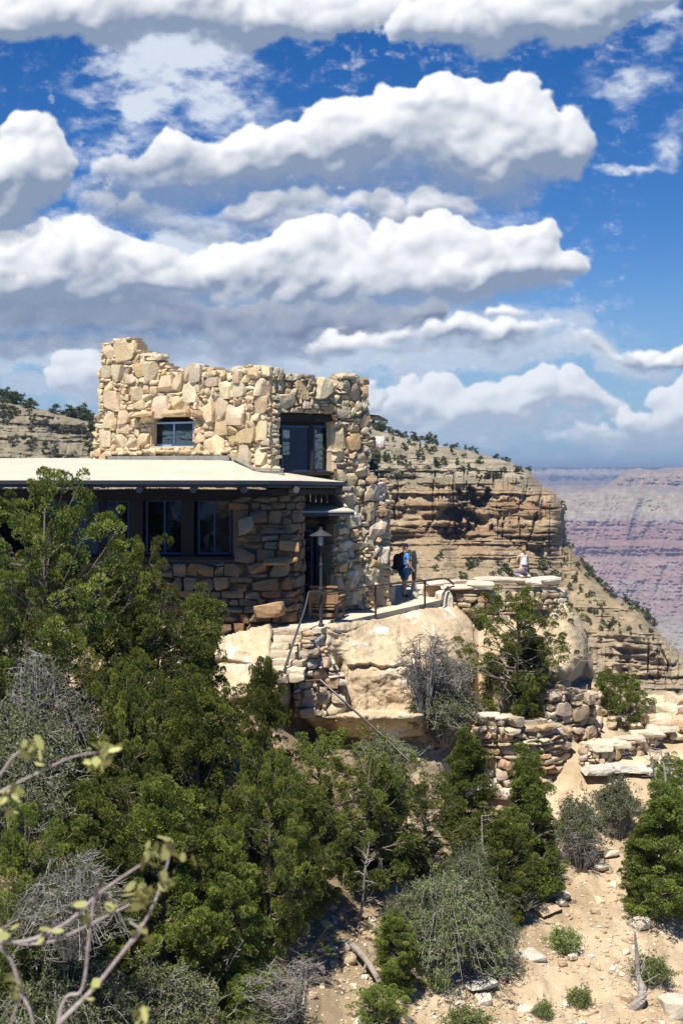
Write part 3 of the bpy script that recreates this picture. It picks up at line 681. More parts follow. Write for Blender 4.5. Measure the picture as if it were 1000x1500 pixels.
# ================================================================== terrace and its rock
def floorz(y): return -4.24-.03*(43-y)
TR = [(392,38.35),(470,38.0),(482,38.6),(550,40.9),(622,43.4),(668,45.4),(705,46.5),(705,49),(470,49),(425,46),(418,39.9),(392,39.4)]
mb = MB(); P = [((px-500)/2000*d, d) for px, d in TR]; n = len(P)
def floor_sheet():
    # a fan of grid cells inside the outline
    xs = np.arange(-2.2, 5.4, .16); ys = np.arange(37.9, 49.2, .16); XX, YY = np.meshgrid(xs, ys)
    V = []
    top = [(x, y, floorz(y)) for x, y in P]; bot = [(x, y, floorz(y)-.16) for x, y in P]
    V = top+bot; F = [tuple(range(n)), tuple(range(2*n-1, n-1, -1))]+[(i, i+n, (i+1) % n+n, (i+1) % n) for i in range(n)]
    return V, F
V, F = floor_sheet(); mb.add(V, F, (.5, .44, .33)); struct(mb.build('path', M_FLOOR))
def relief(name, poly, dfun, roll=.9, w=22, step=2.2, nz=(.16, .8), mat=None, col=(.47, .37, .235), seed=1, colf=None):
    xs = np.arange(min(p[0] for p in poly)-4, max(p[0] for p in poly)+4, step); ys = np.arange(min(p[1] for p in poly)-4, max(p[1] for p in poly)+4, step)
    def df(x, y):
        d = dfun(x, y); X = (x-500)/2000*d; Z = (690-y)/2000*d
        d = d+nz[0]*fbm(X/nz[1], Z/nz[1], d, seed, 5)+.05*fbm(X/.15, Z/.13, 0, seed+4, 3)
        ck = np.minimum(np.abs(vn((X+.3*fbm(X, Z, 0, 3))/1.3, Z/2.1, 0, seed+9)), np.abs(vn(X/2.4, (Z+.3*fbm(X, Z, 2, 3)+.2*X)/.8, 0, seed+11)))
        d = d+  .09*np.clip(1-ck*15, 0, 1)+.04*np.round(2.5*fbm(X/.8+3, Z/.45, 0, seed+13, 2))*nz[0]*2.5
        e = np.clip(edist(x, y, poly)/w, 0, 1); return d+roll*(1-np.sqrt(1-(1-e)**2))
    def cf(x, y, d):
        X = (x-500)/2000*d; Z = (690-y)/2000*d
        c = np.asarray(col)*(1+.14*fbm(X/.7, Z/.7, d, seed+7, 4))[..., None]
        return colf(x, y, c) if colf else c
    def kf(x, y): return inpoly(x+2.2*vn(x/9, y/9, 0, seed), y+2.2*vn(x/9, y/9, 5, seed), poly)
    return sheet(name, xs, ys, df, kf, mat or M_OUT, cf)
# the big pale outcrop under the terrace
def out_c(x, y, c):
    white = sst(.15, .4, fbm(x/16, y/11, 0, 93, 3))*np.exp(-((x-585)/50)**2-((y-912)/13)**2)*1.6
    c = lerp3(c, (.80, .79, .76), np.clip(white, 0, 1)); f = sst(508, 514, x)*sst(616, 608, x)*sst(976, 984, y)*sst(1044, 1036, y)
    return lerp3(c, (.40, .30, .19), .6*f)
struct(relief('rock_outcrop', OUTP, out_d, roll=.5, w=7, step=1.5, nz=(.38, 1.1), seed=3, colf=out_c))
def outl_c(x, y, c):
    w_ = sst(.1, .3, fbm(x/12, y/14, 0, 95, 3))*np.exp(-((x-360)/32)**2-((y-958)/22)**2)*1.6; return lerp3(c, (.66, .62, .54), .7*np.clip(w_, 0, 1))
struct(relief('rock_outcrop', OUTL, outl_d, roll=.5, w=8, step=1.8, seed=8, nz=(.18, .8), colf=outl_c))
BP = [(800,905),(812,888),(826,880),(840,886),(852,905),(860,935),(862,965),(852,990),(835,1005),(800,1010),(778,985),(785,940)]
b_ = relief('boulder', BP, lambda x, y: 42.6-.012*(y-880)+0*x, roll=1.8, w=34, step=1.8, seed=14, nz=(.10, .7))
tag(b_, 'tall smooth pale tan boulder right of the juniper below the parapet', 'boulder')
# ================================================================== the stone house
house = thing('stone_building', (-4, 42, -4.3), 'rubble stone lookout building with ragged parapet tower, flat cream roofs and blue framed windows', 'building')
PAL_T = [(.53,.41,.24),(.55,.43,.27),(.51,.38,.22),(.54,.44,.29),(.50,.41,.28),(.56,.47,.32),(.49,.35,.19),(.57,.45,.27),(.55,.44,.27)]
PAL_G = [(.50,.39,.23),(.46,.36,.22),(.42,.35,.24),(.48,.40,.27),(.45,.31,.17),(.40,.33,.22),(.52,.43,.28)]
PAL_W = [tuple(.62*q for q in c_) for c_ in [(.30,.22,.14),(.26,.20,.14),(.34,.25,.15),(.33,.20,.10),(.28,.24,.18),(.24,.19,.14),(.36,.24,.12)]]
A_, B_, C_ = (146, 43.6), (398, 40.2), (536, 42.2)
TOPL = [(140,510),(150,502),(168,499),(170,496),(197,496),(203,508),(206,515),(228,518),(233,530),(250,536),(256,546),(275,537),(300,536),(335,546),(365,536),(388,537),(402,541),(412,546),(436,550),(460,553),(490,556),(498,548),(523,549),(524,562),(532,566),(541,600)]
def ytop(x): return np.interp(x, [p[0] for p in TOPL], [p[1] for p in TOPL])
def mask_l(x, y):
    left = np.interp(y, [495, 560, 600, 640, 672], [150, 148, 146, 140, 136])
    m = (y > ytop(x)) & (y < 694) & (x > left)
    return m & ~((x > 224) & (x < 287) & (y > 612) & (y < 655))
mb, cr = MB(), MB()
SZ = [(7,6,8),(5,6,14),(6,4,20),(5,5,30),(4,5,40),(4,4,60),(5,3,60),(3,4,80),(4,3,90),(3,3,200),(3,2,120),(2,3,80),(2,2,200)]
pl = Path([(128, 43.85), (150, 43.55), (340, 41.0), (352, 40.45), (398, 40.05)])
wall(mb, cr, pl, .0, 4.4, mask_l, .105, 'rubble', SZ, .2, 11, PAL_T, rnd=.22, jit=.16, nz=.035, n=6, rec=-.02, gap=1.06, prot=.03, chips=6, corecol=(.46, .36, .24))
# ledge of small stones along the foot and slab over the window
rg = np.random.RandomState(4)
C, H = [], []
for px in np.arange(160, 338, 9): C.append(at(px, 663+rg.uniform(-2, 2), pl(0)[0][1]-.02 if False else np.interp(px, [150, 340], [43.55, 41.0])-.16)); H.append((rg.uniform(.09, .15), .16, rg.uniform(.05, .08)))
rocks(mb, C, H, rot_frames(len(C), rg), ramp_pal(PAL_T, len(C), rg), 9)
dW = lambda px: np.interp(px, [150, 340], [43.55, 41.0])
t_l = np.array([(.88), (-.47), 0.0]); t_l[:2] = pl(3)[1]; nl_ = np.array([pl(3)[2][0], pl(3)[2][1], 0]); fr_l = np.array([t_l, nl_, (0, 0, 1)])
rocks(mb, [at(216, 607, dW(216)-.12), at(262, 606, dW(262)-.14), at(295, 605, dW(295)-.1)], [(.42, .3, .09), (.5, .32, .1), (.22, .26, .08)], [fr_l]*3, [(.46, .31, .17), (.5, .36, .2), (.48, .34, .2)], 13, .25, .1, 3)
tl = mb.build('tower_wall', M_STONE, house); cr.build('mortar_core', M_MORT, tl)
# right hand face with the big window and the pier running down to the terrace
def mask_r(x, y):
    ri = np.interp(y, [548, 562, 598, 606, 640, 658, 668, 690, 700, 735, 770, 790, 870, 900], [524, 532, 534, 540, 543, 544, 538, 540, 552, 566, 562, 556, 548, 548])
    m = (y > ytop(x)) & (x < ri)
    win = (x > 408) & (x < 487) & (y > 606) & (y < 692)
    lowcut = (y > 690) & (x < np.interp(y, [690, 745, 760, 800, 870, 900], [486, 500, 492, 487, 486, 486]))
    return m & ~win & ~lowcut & (y < 893)
mb, cr = MB(), MB(); pr_ = Path([(396, 40.15), (410, 40.35), (487, 41.5), (536, 42.2), (570, 42.75)])
wall(mb, cr, pr_, -4.35, 4.0, mask_r, .105, 'rubble', [(5,6,10),(6,5,8),(4,5,24),(5,4,24),(6,3,16),(4,4,40),(3,5,40),(5,3,40),(3,4,60),(4,3,60),(3,3,90),(3,2,90),(2,3,60),(2,2,140)], .22, 23, PAL_G, rnd=.22, jit=.19, nz=.05, n=6, rec=.01, gap=1.05, prot=.06, rot=(.13, .1, .12), corecol=(.42, .34, .23), chips=7)
big = [(548,722,.42,.34),(505,725,.38,.3),(545,780,.36,.5),(512,760,.3,.25),(535,835,.34,.45),(552,650,.22,.24),(508,848,.3,.3),(518,690,.3,.2),(553,812,.22,.3),(500,820,.26,.2),(500,796,.34,.2)]
C = [at(px, py, 41.9+(px-500)*.015) for px, py, a, b in big]; fr_r = np.array([(pr_(2)[1][0], pr_(2)[1][1], 0), (pr_(2)[2][0], pr_(2)[2][1], 0), (0, 0, 1)])
rocks(mb, C, [(a, .34, b) for _, _, a, b in big], rot_frames(len(C), rg, (.3, .3, .3), [fr_r]*len(C)), ramp_pal([(.52,.43,.3),(.5,.46,.38),(.55,.47,.34)], len(C), rg), 19, .3, .25, 6, .09, 6)
tops = [(508,552,.34,.09),(380,541,.42,.13),(450,553,.2,.1),(405,546,.18,.14),(183,498,.3,.07),(355,541,.3,.1),(289,547,.28,.3),(232,523,.3,.1)]
C = [at(px, py, 40.25+abs(px-398)*(.0145 if px > 398 else .0135)) for px, py, a, b in tops]
rocks(mb, C, [(a, .24, b) for _, _, a, b in tops], rot_frames(len(C), rg, (.05, .05, .1), [fr_r if q[0] > 398 else fr_l for q in tops]), ramp_pal([(.5,.43,.32),(.52,.42,.28)], len(C), rg), 29, .3, .16, 5)
tr_ = mb.build('tower_wall', M_STONE, house); cr.build('mortar_core', M_MORT, tr_)
# side and back walls
mb, cr = MB(), MB()
pb = Path([(566, 42.8), (553, 46.2)])
wall(mb, cr, pb, -4.35, -.6, lambda x, y: y > 640, .13, 'rubble', [(4,3,20),(3,3,40),(3,2,60)], .2, 31, PAL_G, n=3, rec=.08, thick=.35)
pb = Path([(536, 42.4), (505, 45.3)]); wall(mb, cr, pb, .2, 2.9, lambda x, y: y < 640, .13, 'rubble', [(4,3,20),(3,3,40),(3,2,60)], .2, 32, PAL_G, n=3, rec=.08, thick=.35)
mb.build('tower_wall', M_STONE, house); cr.build('mortar_core', M_MORT, house)
mb = MB(); pk = Path([(205, 46.4), (500, 45.4)])
wall(None or MB(), mb, pk, -.3, 2.9, lambda x, y: ~((x > 236) & (x < 287) & (y > 628) & (y < 662)) & ~((x > 412) & (x < 432) & (y > 628) & (y < 668)) & ~((x > 456) & (x < 476) & (y > 632) & (y < 690)), .12, 'rubble', [(3,3,5)], .2, 33, PAL_G, rec=0, thick=.3, corecol=(.4, .32, .22))
mb.add([at(140, 560, 43.9)+[0, 0, -9], ]*3, [(0, 1, 2)]) if False else None
mb.build('back_wall', M_MORT, house)
mb = MB(); a0, a1 = at(150, 690, 43.9), at(205, 690, 46.4); hexa(mb, [(a0[0], a0[1], -.3), (a0[0]+.3, a0[1], -.3), (a1[0]+.3, a1[1], -.3), (a1[0], a1[1], -.3), (a0[0], a0[1], 3.1), (a0[0]+.3, a0[1], 3.1), (a1[0]+.3, a1[1], 3.1), (a1[0], a1[1], 3.1)], (.42, .33, .22)); mb.build('side_wall', M_MORT, house)
mb = MB(); q = [at(160, 690, 43.7)[:2], at(398, 690, 40.55)[:2], at(534, 690, 42.55)[:2], at(500, 690, 45.3)[:2], at(205, 690, 46.3)[:2]]
mb.add([(x, y, 2.35) for x, y in q]+[(x, y, 2.2) for x, y in q], [(0, 1, 2, 3, 4), (9, 8, 7, 6, 5)]+[(i, i+5, (i+1) % 5+5, (i+1) % 5) for i in range(5)]); mb.build('tower_roof', M_ROOF, house)
mb = MB(); mb.add([(x, y, -.06) for x, y in q]+[(x, y, -.2) for x, y in q], [(0, 1, 2, 3, 4), (9, 8, 7, 6, 5)]+[(i, i+5, (i+1) % 5+5, (i+1) % 5) for i in range(5)]); mb.build('floor_slab', M_WOOD, house)
# ---- small window in the sunny face
def rail_frame(mb, p00, p10, p01, w, dep, cols=2, rows=1, nn=None, mull=.04):
    """frame of bars in the plane of three corners"""
    p00, p10, p01 = map(np.asarray, (p00, p10, p01)); a = p10-p00; b = p01-p00; La, Lb = np.linalg.norm(a), np.linalg.norm(b); a, b = a/La, b/Lb; c = np.cross(a, b); fr = np.array([a, c, b])
    def bar(u, v, hu, hv, d=dep): bbox(mb, p00+a*u+b*v, (hu, d/2, hv), bev=.006, frame=fr)
    bar(La/2, w/2, La/2, w/2); bar(La/2, Lb-w/2, La/2, w/2); bar(w/2, Lb/2, w/2, Lb/2-w-.001); bar(La-w/2, Lb/2, w/2, Lb/2-w-.001)
    for k in range(1, cols): bar(La*k/cols, Lb/2, mull/2, Lb/2-w-.001, dep*.9)
    for k in range(1, rows): bar(La/2, Lb*k/rows, La/2-w-.001, mull/2, dep*.7)
def pane(mb, p00, p10, p01, off=0):
    p00, p10, p01 = map(np.asarray, (p00, p10, p01)); c = np.cross(p10-p00, p01-p00); c = c/np.linalg.norm(c)*.004
    v = [p00, p10, p10+p01-p00, p01]; mb.add([x-c for x in v]+[x+c for x in v], [(0, 1, 2, 3), (7, 6, 5, 4), (0, 4, 5, 1), (1, 5, 6, 2), (2, 6, 7, 3), (3, 7, 4, 0)])
def window(x0, x1, y0, y1, d0, d1, w=.06, cols=2, rows=1, mat=None, dep=.06, name='window', mull=.05):
    """frame between two photo columns and rows; d0, d1 distances of its left and right jamb"""
    z0 = (690-y1)/2000*(d0+d1)/2; z1 = (690-y0)/2000*(d0+d1)/2
    a = at(x0, 0, d0); b = at(x1, 0, d1); p00 = (a[0], a[1], z0); p10 = (b[0], b[1], z0); p01 = (a[0], a[1], z1)
    mb = MB(); rail_frame(mb, p00, p10, p01, w, dep, cols, rows, mull=mull); f = mb.build(name, mat or M_BLUE, house)
    g_ = MB(); pane(g_, p00, p10, p01); g_.build('pane', M_GLASS, f); return f
window(227, 285, 618, 653, dW(227)+.28, dW(285)+.28, .055, 2, 1, M_BLUEL)
mb = MB(); beam(mb, at(224, 655.5, dW(224)+.1), at(288, 655.5, dW(288)+.1), .34, .06); mb.build('window_sill', M_CONC, house)
# ---- big corner window
mb = MB(); beam(mb, at(404, 612, 40.5), at(500, 613, 41.85), .3, .2); beam(mb, at(404, 694, 40.5), at(489, 693, 41.7), .25, .12); beam(mb, at(411, 690, 40.6), at(411, 622, 40.6), .07, .07); mb.build('window_lintel', M_WOOD, house)
dR = lambda px: np.interp(px, [398, 487, 536], [40.15, 41.5, 42.2])
window(411, 455, 623, 692, dR(411)+.32, dR(455)+.32, .07, 1, 1, M_BLUE)
window(458, 485, 623, 692, dR(458)+.32, dR(485)+.32, .07, 1, 1, M_BLUE)
mb = MB(); beam(mb, at(456.5, 692, dR(456)+.27), at(456.5, 621, dR(456)+.27), .1, .12); beam(mb, at(486, 692, dR(486)+.27), at(486, 621, dR(486)+.27), .08, .14); mb.build('window_post', M_WOOD, house)
mb = MB()
for k in range(9):
    px = 426+k*2.8; p = at(px, 690, dR(px)+.5); lathe(mb, (p[0], p[1], -.02), [(.045, 0), (.04, .6), (.035, 1.3)], 8)
mb.build('curtain', M_CURT, house)
# ---- lower wall
mb, cr = MB(), MB()
plw = Path([(-90, 39.0), (175, 38.9), (345, 38.7), (380, 38.55), (410, 38.7), (428, 39.1), (438, 39.8), (438, 41.9)])
def mask_w(x, y):
    bot = np.interp(x, [-100, 170, 240, 330, 365, 440], [905, 905, 915, 932, 932, 919])
    band = (x < 343) & (y < 818)
    return (y > 721) & ~band & (y < bot+4)
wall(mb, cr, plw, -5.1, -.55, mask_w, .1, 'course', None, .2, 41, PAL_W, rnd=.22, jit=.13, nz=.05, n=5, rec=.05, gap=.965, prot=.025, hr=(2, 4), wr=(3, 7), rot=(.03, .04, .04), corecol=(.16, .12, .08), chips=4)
# long weathered slabs that stick out of the pier
sl = [(412,822,.46,.1,38.45),(425,800,.3,.14,38.6),(395,893,.42,.22,38.35),(362,770,.2,.26,38.5)]
rocks(mb, [at(a, b, e) for a, b, c, d, e in sl], [(c, .26, d) for a, b, c, d, e in sl], rot_frames(4, rg, (.1, .12, .1)), [(.40,.24,.10),(.36,.22,.11),(.36,.24,.13),(.30,.24,.17)], 47, .3, .2, 4)
lw = mb.build('lower_wall', M_WALLST, house); cr.build('mortar_core', M_MORT, lw)
# window band
mb = MB()
for px in (150, 200, 275, 344):
    mb = MB(); beam(mb, at(px, 815, 38.95), at(px, 728, 38.95), .36 if px in (200, 275) else .2, .2); mb.build('window_post', M_WOOD, house)
mb = MB(); beam(mb, at(-90, 727, 38.85), at(347, 727, 38.85), .22, .26); mb.build('window_lintel', M_WOOD, house)
mb = MB(); beam(mb, at(-90, 817, 38.85), at(343, 817, 38.85), .3, .09); mb.build('window_sill', M_WOOD, house)
for x0, x1 in ((60, 100), (104, 146), (155, 190), (214, 269), (290, 339)): window(x0, x1, 732, 812, 39.02, 39.02, .055, 2, 1, M_BLUE)
# room behind the band, closed on all sides
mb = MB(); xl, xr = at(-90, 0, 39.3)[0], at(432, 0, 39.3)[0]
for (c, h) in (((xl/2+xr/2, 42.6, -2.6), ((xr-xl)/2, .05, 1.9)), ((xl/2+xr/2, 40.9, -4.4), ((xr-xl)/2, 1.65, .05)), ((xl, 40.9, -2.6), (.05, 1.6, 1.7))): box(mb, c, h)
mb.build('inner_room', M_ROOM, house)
mb = MB()
for px, py, s in ((226, 795, .3), (246, 770, .24), (325, 770, .3), (236, 745, .18)):
    p = at(px, py, 40.3); mb = MB(); lathe(mb, (p[0], p[1], p[2]-s), [(.01, 0), (s*.7, s*.3), (s, s), (s*.7, s*1.7), (.01, s*2)], 12); mb.build('display_vase', M_CURT, house)
# ---- main roof
RT = [(-90, 703.5, 36.9), (150, 703.5, 36.8), (345, 703.5, 36.8), (395, 703.8, 37.2), (440, 704.2, 38.3), (505, 706, 40.9), (489, 703.5, 41.6), (417, 692, 40.6), (396, 690, 40.2), (340, 671.5, 41.3), (150, 671, 43.8), (90, 671, 45.6), (-90, 671, 45.6)]
def slabp(mb, P, t, dz=0.0):
    P = [np.asarray(p, float)+[0, 0, dz] for p in P]; n = len(P); F = [(i, i+n, (i+1) % n+n, (i+1) % n) for i in range(n)]
    T = [(0, 1, 10, 11), (0, 11, 12), (1, 2, 9, 10), (2, 3, 8, 9), (3, 4, 7, 8), (4, 5, 6, 7)]
    mb.add(P+[p-[0, 0, t] for p in P], F+T+[tuple(i+n for i in q[::-1]) for q in T])
def slab(mb, pts, zf, t, col=(.5, .5, .5), dz=0):
    n = len(pts); mb.add([(x, y, zf(y)+dz) for x, y in pts]+[(x, y, zf(y)+dz-t) for x, y in pts], [tuple(range(n)), tuple(range(2*n-1, n-1, -1))]+[(i, i+n, (i+1) % n+n, (i+1) % n) for i in range(n)], col)
RP = [at(*q) for q in RT]
mb = MB(); slabp(mb, RP, .05); roof = mb.build('roof', M_ROOF, house)
mb = MB(); slabp(mb, [p+[0, .05, 0] if k < 6 else p for k, p in enumerate(RP)], .1, -.052); mb.build('soffit', M_WOOD, house)
mb = MB()
def ribbon(mb, P, off, z0, z1, th):
    P = np.asarray(P); n = len(P); T = np.gradient(P[:, :2], axis=0); T /= np.linalg.norm(T, axis=1, keepdims=True); Nn = np.stack([T[:, 1], -T[:, 0]], 1)
    V = []
    for (o_, z_) in ((off, z0), (off, z1), (off-th, z1), (off-th, z0)): V += [(P[i, 0]+Nn[i, 0]*o_, P[i, 1]+Nn[i, 1]*o_, P[i, 2]+z_) for i in range(n)]
    F = [(a*n+i, a*n+i+1, b_*n+i+1, b_*n+i) for a, b_ in ((0, 1), (1, 2), (2, 3), (3, 0)) for i in range(n-1)]+[(0, n, 2*n, 3*n), (n-1, 4*n-1, 3*n-1, 2*n-1)]
    mb.add(V, F)
ribbon(mb, RP[:7], .02, -.002, -.11, .06); ribbon(mb, RP[:7], -.05, -.112, -.19, .05)
mb.build('fascia', M_FASC, house)
mb = MB()
beam(mb, at(-90, 724, 38.3), at(400, 724, 38.3), .2, .16); mb.build('eave_beam', M_WOOD, house)
mb = MB(); ribbon(mb, [p+[0, .5, -.25] for p in RP[:6]], .0, 0, -.14, .14); mb.build('eave_beam', M_WOOD, house)
for px in (-30, 48, 125, 204, 283, 358, 434, 516):
    mb = MB(); dd = float(np.interp(px, [345, 395, 440, 516], [36.95, 37.3, 38.2, 40.6])); p = at(px, 717.5, dd); yw = float(np.interp(px, [345, 395, 440, 516], [.1, .25, .6, 1.0])); tube(mb, [p, p+np.array([-1.6*math.sin(yw), 1.6*math.cos(yw), .03])], [.095, .1], 10); lg = mb.build('rafter_log', M_LOG, house)
# flashing and curbs where the tower meets the roof
mb = MB(); beam(mb, at(159, 672, dW(159)-.3), at(337, 671, dW(337)-.3), .1, .15); mb.build('flashing', M_FLASH, house)
mb = MB(); beam(mb, at(136, 663, 43.9), at(162, 673, 43.1), .08, .1); mb.build('flashing', M_FLASH, house); mb = MB(); beam(mb, at(335, 667, 40.85), at(372, 687, 39.6), .1, .06); beam(mb, at(368, 687, 39.55), at(416, 687.5, 39.45), .1, .05); mb.build('flashing', M_FLASH, house)
mb = MB(); p0, p1, p2, p3 = at(372, 689, 39.55), at(415, 689.5, 39.45), at(415, 690, 40.4), at(340, 672, 41.1)
zz = -.1; mb.add([(*p0[:2], p0[2]), (*p1[:2], p1[2]), (*p2[:2], p1[2]), (*p3[:2], p3[2]), (*p0[:2], zz), (*p1[:2], zz), (*p2[:2], zz), (*p3[:2], zz)], [(0, 1, 2, 3), (7, 6, 5, 4), (0, 4, 5, 1), (1, 5, 6, 2), (2, 6, 7, 3), (3, 7, 4, 0)]); mb.build('roof_curb', M_ROOF, house)
# ---- porch: back wall, door, window, little roof
mb, cr = MB(), MB(); pp = Path([(425, 42.3), (500, 42.3)])
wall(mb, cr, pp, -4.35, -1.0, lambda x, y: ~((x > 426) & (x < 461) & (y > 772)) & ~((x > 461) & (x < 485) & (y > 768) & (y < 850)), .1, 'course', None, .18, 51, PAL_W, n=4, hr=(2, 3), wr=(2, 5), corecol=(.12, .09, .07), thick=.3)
mb.build('porch_wall', M_WALLST, house); cr.build('mortar_core', M_MORT, house)
window(430, 459, 775, 884, 42.32, 42.32, .09, 2, 4, M_BLUE, .07, 'door', mull=.035)
window(463, 483, 770, 848, 42.3, 42.3, .06, 3, 4, M_BLUE, .07, 'window', mull=.03)
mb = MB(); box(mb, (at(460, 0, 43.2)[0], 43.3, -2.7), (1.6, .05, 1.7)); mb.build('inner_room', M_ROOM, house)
mb = MB()
for k in range(7):
    px = 434+k*8.2; p = at(px, 744, 41.9); tube(mb, [p, (p[0], p[1], -.42)], .08, 8)
mb.build('log_panel', M_LOG, house)
mb = MB(); q = [at(437, 0, 39.75)[:2], at(519, 0, 39.9)[:2], at(497, 0, 41.6)[:2], at(434, 0, 41.95)[:2]]
pz = lambda y: -1.17+.085*(y-39.75)
slab(mb, q, pz, .045); pr2 = mb.build('porch_roof', M_ROOF, house)
mb = MB(); slab(mb, [(x, y+.02) for x, y in q], pz, .1, dz=-.047); mb.build('soffit', M_FASC, pr2)
mb = MB(); a, b, c = at(484, 718, 41.75), at(506, 742, 40.6), at(484, 742, 41.75)
mb.add([a, b, c, a+[.06, .05, 0], b+[.06, .05, 0], c+[.06, .05, 0]], [(0, 2, 1), (3, 4, 5), (0, 1, 4, 3), (1, 2, 5, 4), (2, 0, 3, 5)]); mb.build('roof_curb', M_ROOF, house)
# ---- roof edge and dark timber beyond the pier
mb = MB()
for k in range(5): beam(mb, at(512+k*1.5, 607+k*1.3, 43.0+k*.35), at(553+k*3.2, 609.5+k*1.6, 43.3+k*.35), .32, .05)
beam(mb, at(520, 618, 43.4), at(548, 618, 43.6), .12, .1); mb.build('roof_edge', M_FASC, house)
mb = MB()
beam(mb, at(548, 718, 44.6), at(548, 693, 44.6), .26, .26); beam(mb, at(538, 691.5, 44.6), at(571, 691.5, 44.6), .3, .07); beam(mb, at(541, 689, 44.8), at(541, 672, 44.8), .3, .16); beam(mb, at(545, 688, 44.7), at(550, 680, 44.7), .16, .2); mb.build('balcony_timber', M_FASC, house)
mb, cr = MB(), MB(); pz_ = Path([(557, 46.6), (575, 46.9)]); wall(mb, cr, pz_, -4.3, -.25, lambda x, y: (y > 694) & (x < np.interp(y, [690, 730, 780, 800, 870], [566, 572, 568, 568, 573])), .09, 'course', None, .2, 61, [(.40,.27,.15),(.46,.33,.2),(.36,.24,.13)], n=3, hr=(1, 2), wr=(2, 4))
mb.build('back_pier', M_STONE, house); cr.build('mortar_core', M_MORT, house)
mb = MB(); p = at(553, 0, 46.5); box(mb, (p[0], 46.6, -2.7), (.12, .1, 1.6)); mb.build('gap_shade', M_ROOM, house)  # near-black box put in for the shade of the gap beside the pier
# ================================================================== masonry and stones about the terrace
def fr_at(yaw): return np.array([(math.cos(yaw), math.sin(yaw), 0), (math.sin(yaw), -math.cos(yaw), 0), (0, 0, 1)])
PAL_D = [(.42,.32,.21),(.46,.37,.25),(.38,.28,.17),(.44,.38,.29),(.36,.29,.20),(.50,.41,.28),(.40,.27,.15)]
PAL_L = [(.54,.46,.33),(.50,.43,.32),(.55,.48,.37)]
def stone_thing(name, st, z0, z1, mask, cell, mode, seed, label, cat, sizes=None, caps=(), pal=PAL_D, **kw):
    mb, cr = MB(), MB(); p = Path(st)
    wall(mb, cr, p, z0, z1, mask, cell, mode, sizes, kw.pop('depth', .22), seed, pal, **kw)
    a = at(st[0][0], 0, st[0][1]); t = thing(name, (a[0], a[1], z0), label, cat)
    mb.build('stonework', M_DRY, t); cr.build('wall_core', M_MORT, t)
    rg = np.random.RandomState(seed)
    for (px, py, d, hx, hy, hz, yaw) in caps:
        c = MB(); rocks(c, [at(px, py, d)], [(hx, hy, hz)], [fr_at(yaw)], ramp_pal(PAL_L, 1, rg), int(px), .3, .14, 5, .03, 6); c.build('cap_stone', M_DRY, t)
    return t
stone_thing('parapet_wall', [(628, 46.0), (648, 45.2), (690, 44.8), (745, 45.4), (818, 46.3), (828, 47.2)], -5.2, -3.6, lambda x, y: (y > np.interp(x, [628, 690, 745, 815], [866, 864, 864, 862])) & (y < np.interp(x, [620, 690, 740, 760, 830], [893, 905, 912, 890, 896])), .09, 'course', 71,
    'low rubble parapet wall with broad flat cap slabs at the terrace end', 'parapet', caps=[(655, 853, 45.4, .75, .42, .1, .1), (702, 857, 45.0, .45, .4, .13, -.1), (728, 849, 45.8, .8, .4, .09, .12), (770, 852, 46.1, .45, .45, .13, .1), (795, 850, 46.4, .52, .42, .13, .15), (672, 860, 44.9, .5, .3, .08, .05)], hr=(1, 3), wr=(2, 6), n=4, rec=.08, prot=.06)
def boulder(name, px, py, d, h, yaw, col, label, cat, seed, mat=None, n=7, group=None, **k):
    mb = MB(); rocks(mb, [at(px, py, d)], [h], [fr_at(yaw)], [col], seed, k.get('rnd', .35), k.get('jit', .18), k.get('chips', 6), k.get('nz', .05), n)
    o = mb.build(name, mat or M_DRY); tag(o, label, cat, group); p = at(px, py, d); recenter(o, (p[0], p[1], p[2]-h[2])); return o
boulder('stone_block', 533, 875, 43.3, (.42, .3, .3), .1, (.52, .42, .28), 'squared tan stone block at the foot of the tower pier', 'stone block', 81, rnd=.15, jit=.08)
boulder('stone_block', 562, 872, 43.9, (.34, .3, .32), .05, (.54, .44, .3), 'squared pale stone block beside the dark gap, nearest the standing man', 'stone block', 82, rnd=.15, jit=.08)
boulder('boulder', 650, 880, 44.8, (.3, .3, .33), .1, (.55, .49, .38), 'white-grey faceted boulder behind the handrail end', 'boulder', 83)
boulder('boulder', 632, 868, 45.6, (.3, .3, .22), .1, (.46, .34, .22), 'brown rounded stone between the man and the parapet', 'boulder', 84)
# steps
st_ = thing('stone_steps', tuple(at(425, 985, 37)), 'flight of worn pale stone steps below the terrace door', 'steps')
rg = np.random.RandomState(3)
for k in range(7):
    z = -4.40-.165*k; d = 38.25-.33*k; x0, x1 = 393+1.5*k, 453-1.2*k
    mb = MB(); n = 1 if k % 2 else 2
    C = [((x0+(x1-x0)*(i+.5)/n-500)/2000*d, d+.1, z-.1) for i in range(n)]; w_ = (x1-x0)/n/2000*d/2
    rocks(mb, C, [(w_*1.03, .36, .095)]*n, rot_frames(n, rg, (.02, .02, .03), [fr_at(0)]*n), ramp_pal([(.52,.44,.31),(.48,.4,.28)], n, rg), 60+k, .15, .08, 3, .02, 5)
    mb.build('step', M_DRY, st_)
stone_thing('retaining_wall', [(430, 37.1), (448, 37.1), (470, 37.5), (506, 37.6)], -7.2, -4.4, lambda x, y: (x > np.interp(y, [915, 950, 985, 1000, 1050], [452, 446, 442, 430, 430])) & (y > np.interp(x, [430, 446, 452, 470, 480, 500], [1000, 950, 925, 925, 955, 990])) & (y < 1050), .1, 'rubble', 72,
    'rubble side wall stepping down beside the stone stairs', 'retaining wall', sizes=[(6,3,8),(5,3,14),(4,3,30),(3,3,30),(4,2,60),(3,2,80)], n=5, rec=.09, prot=.09, rot=(.12, .12, .12))
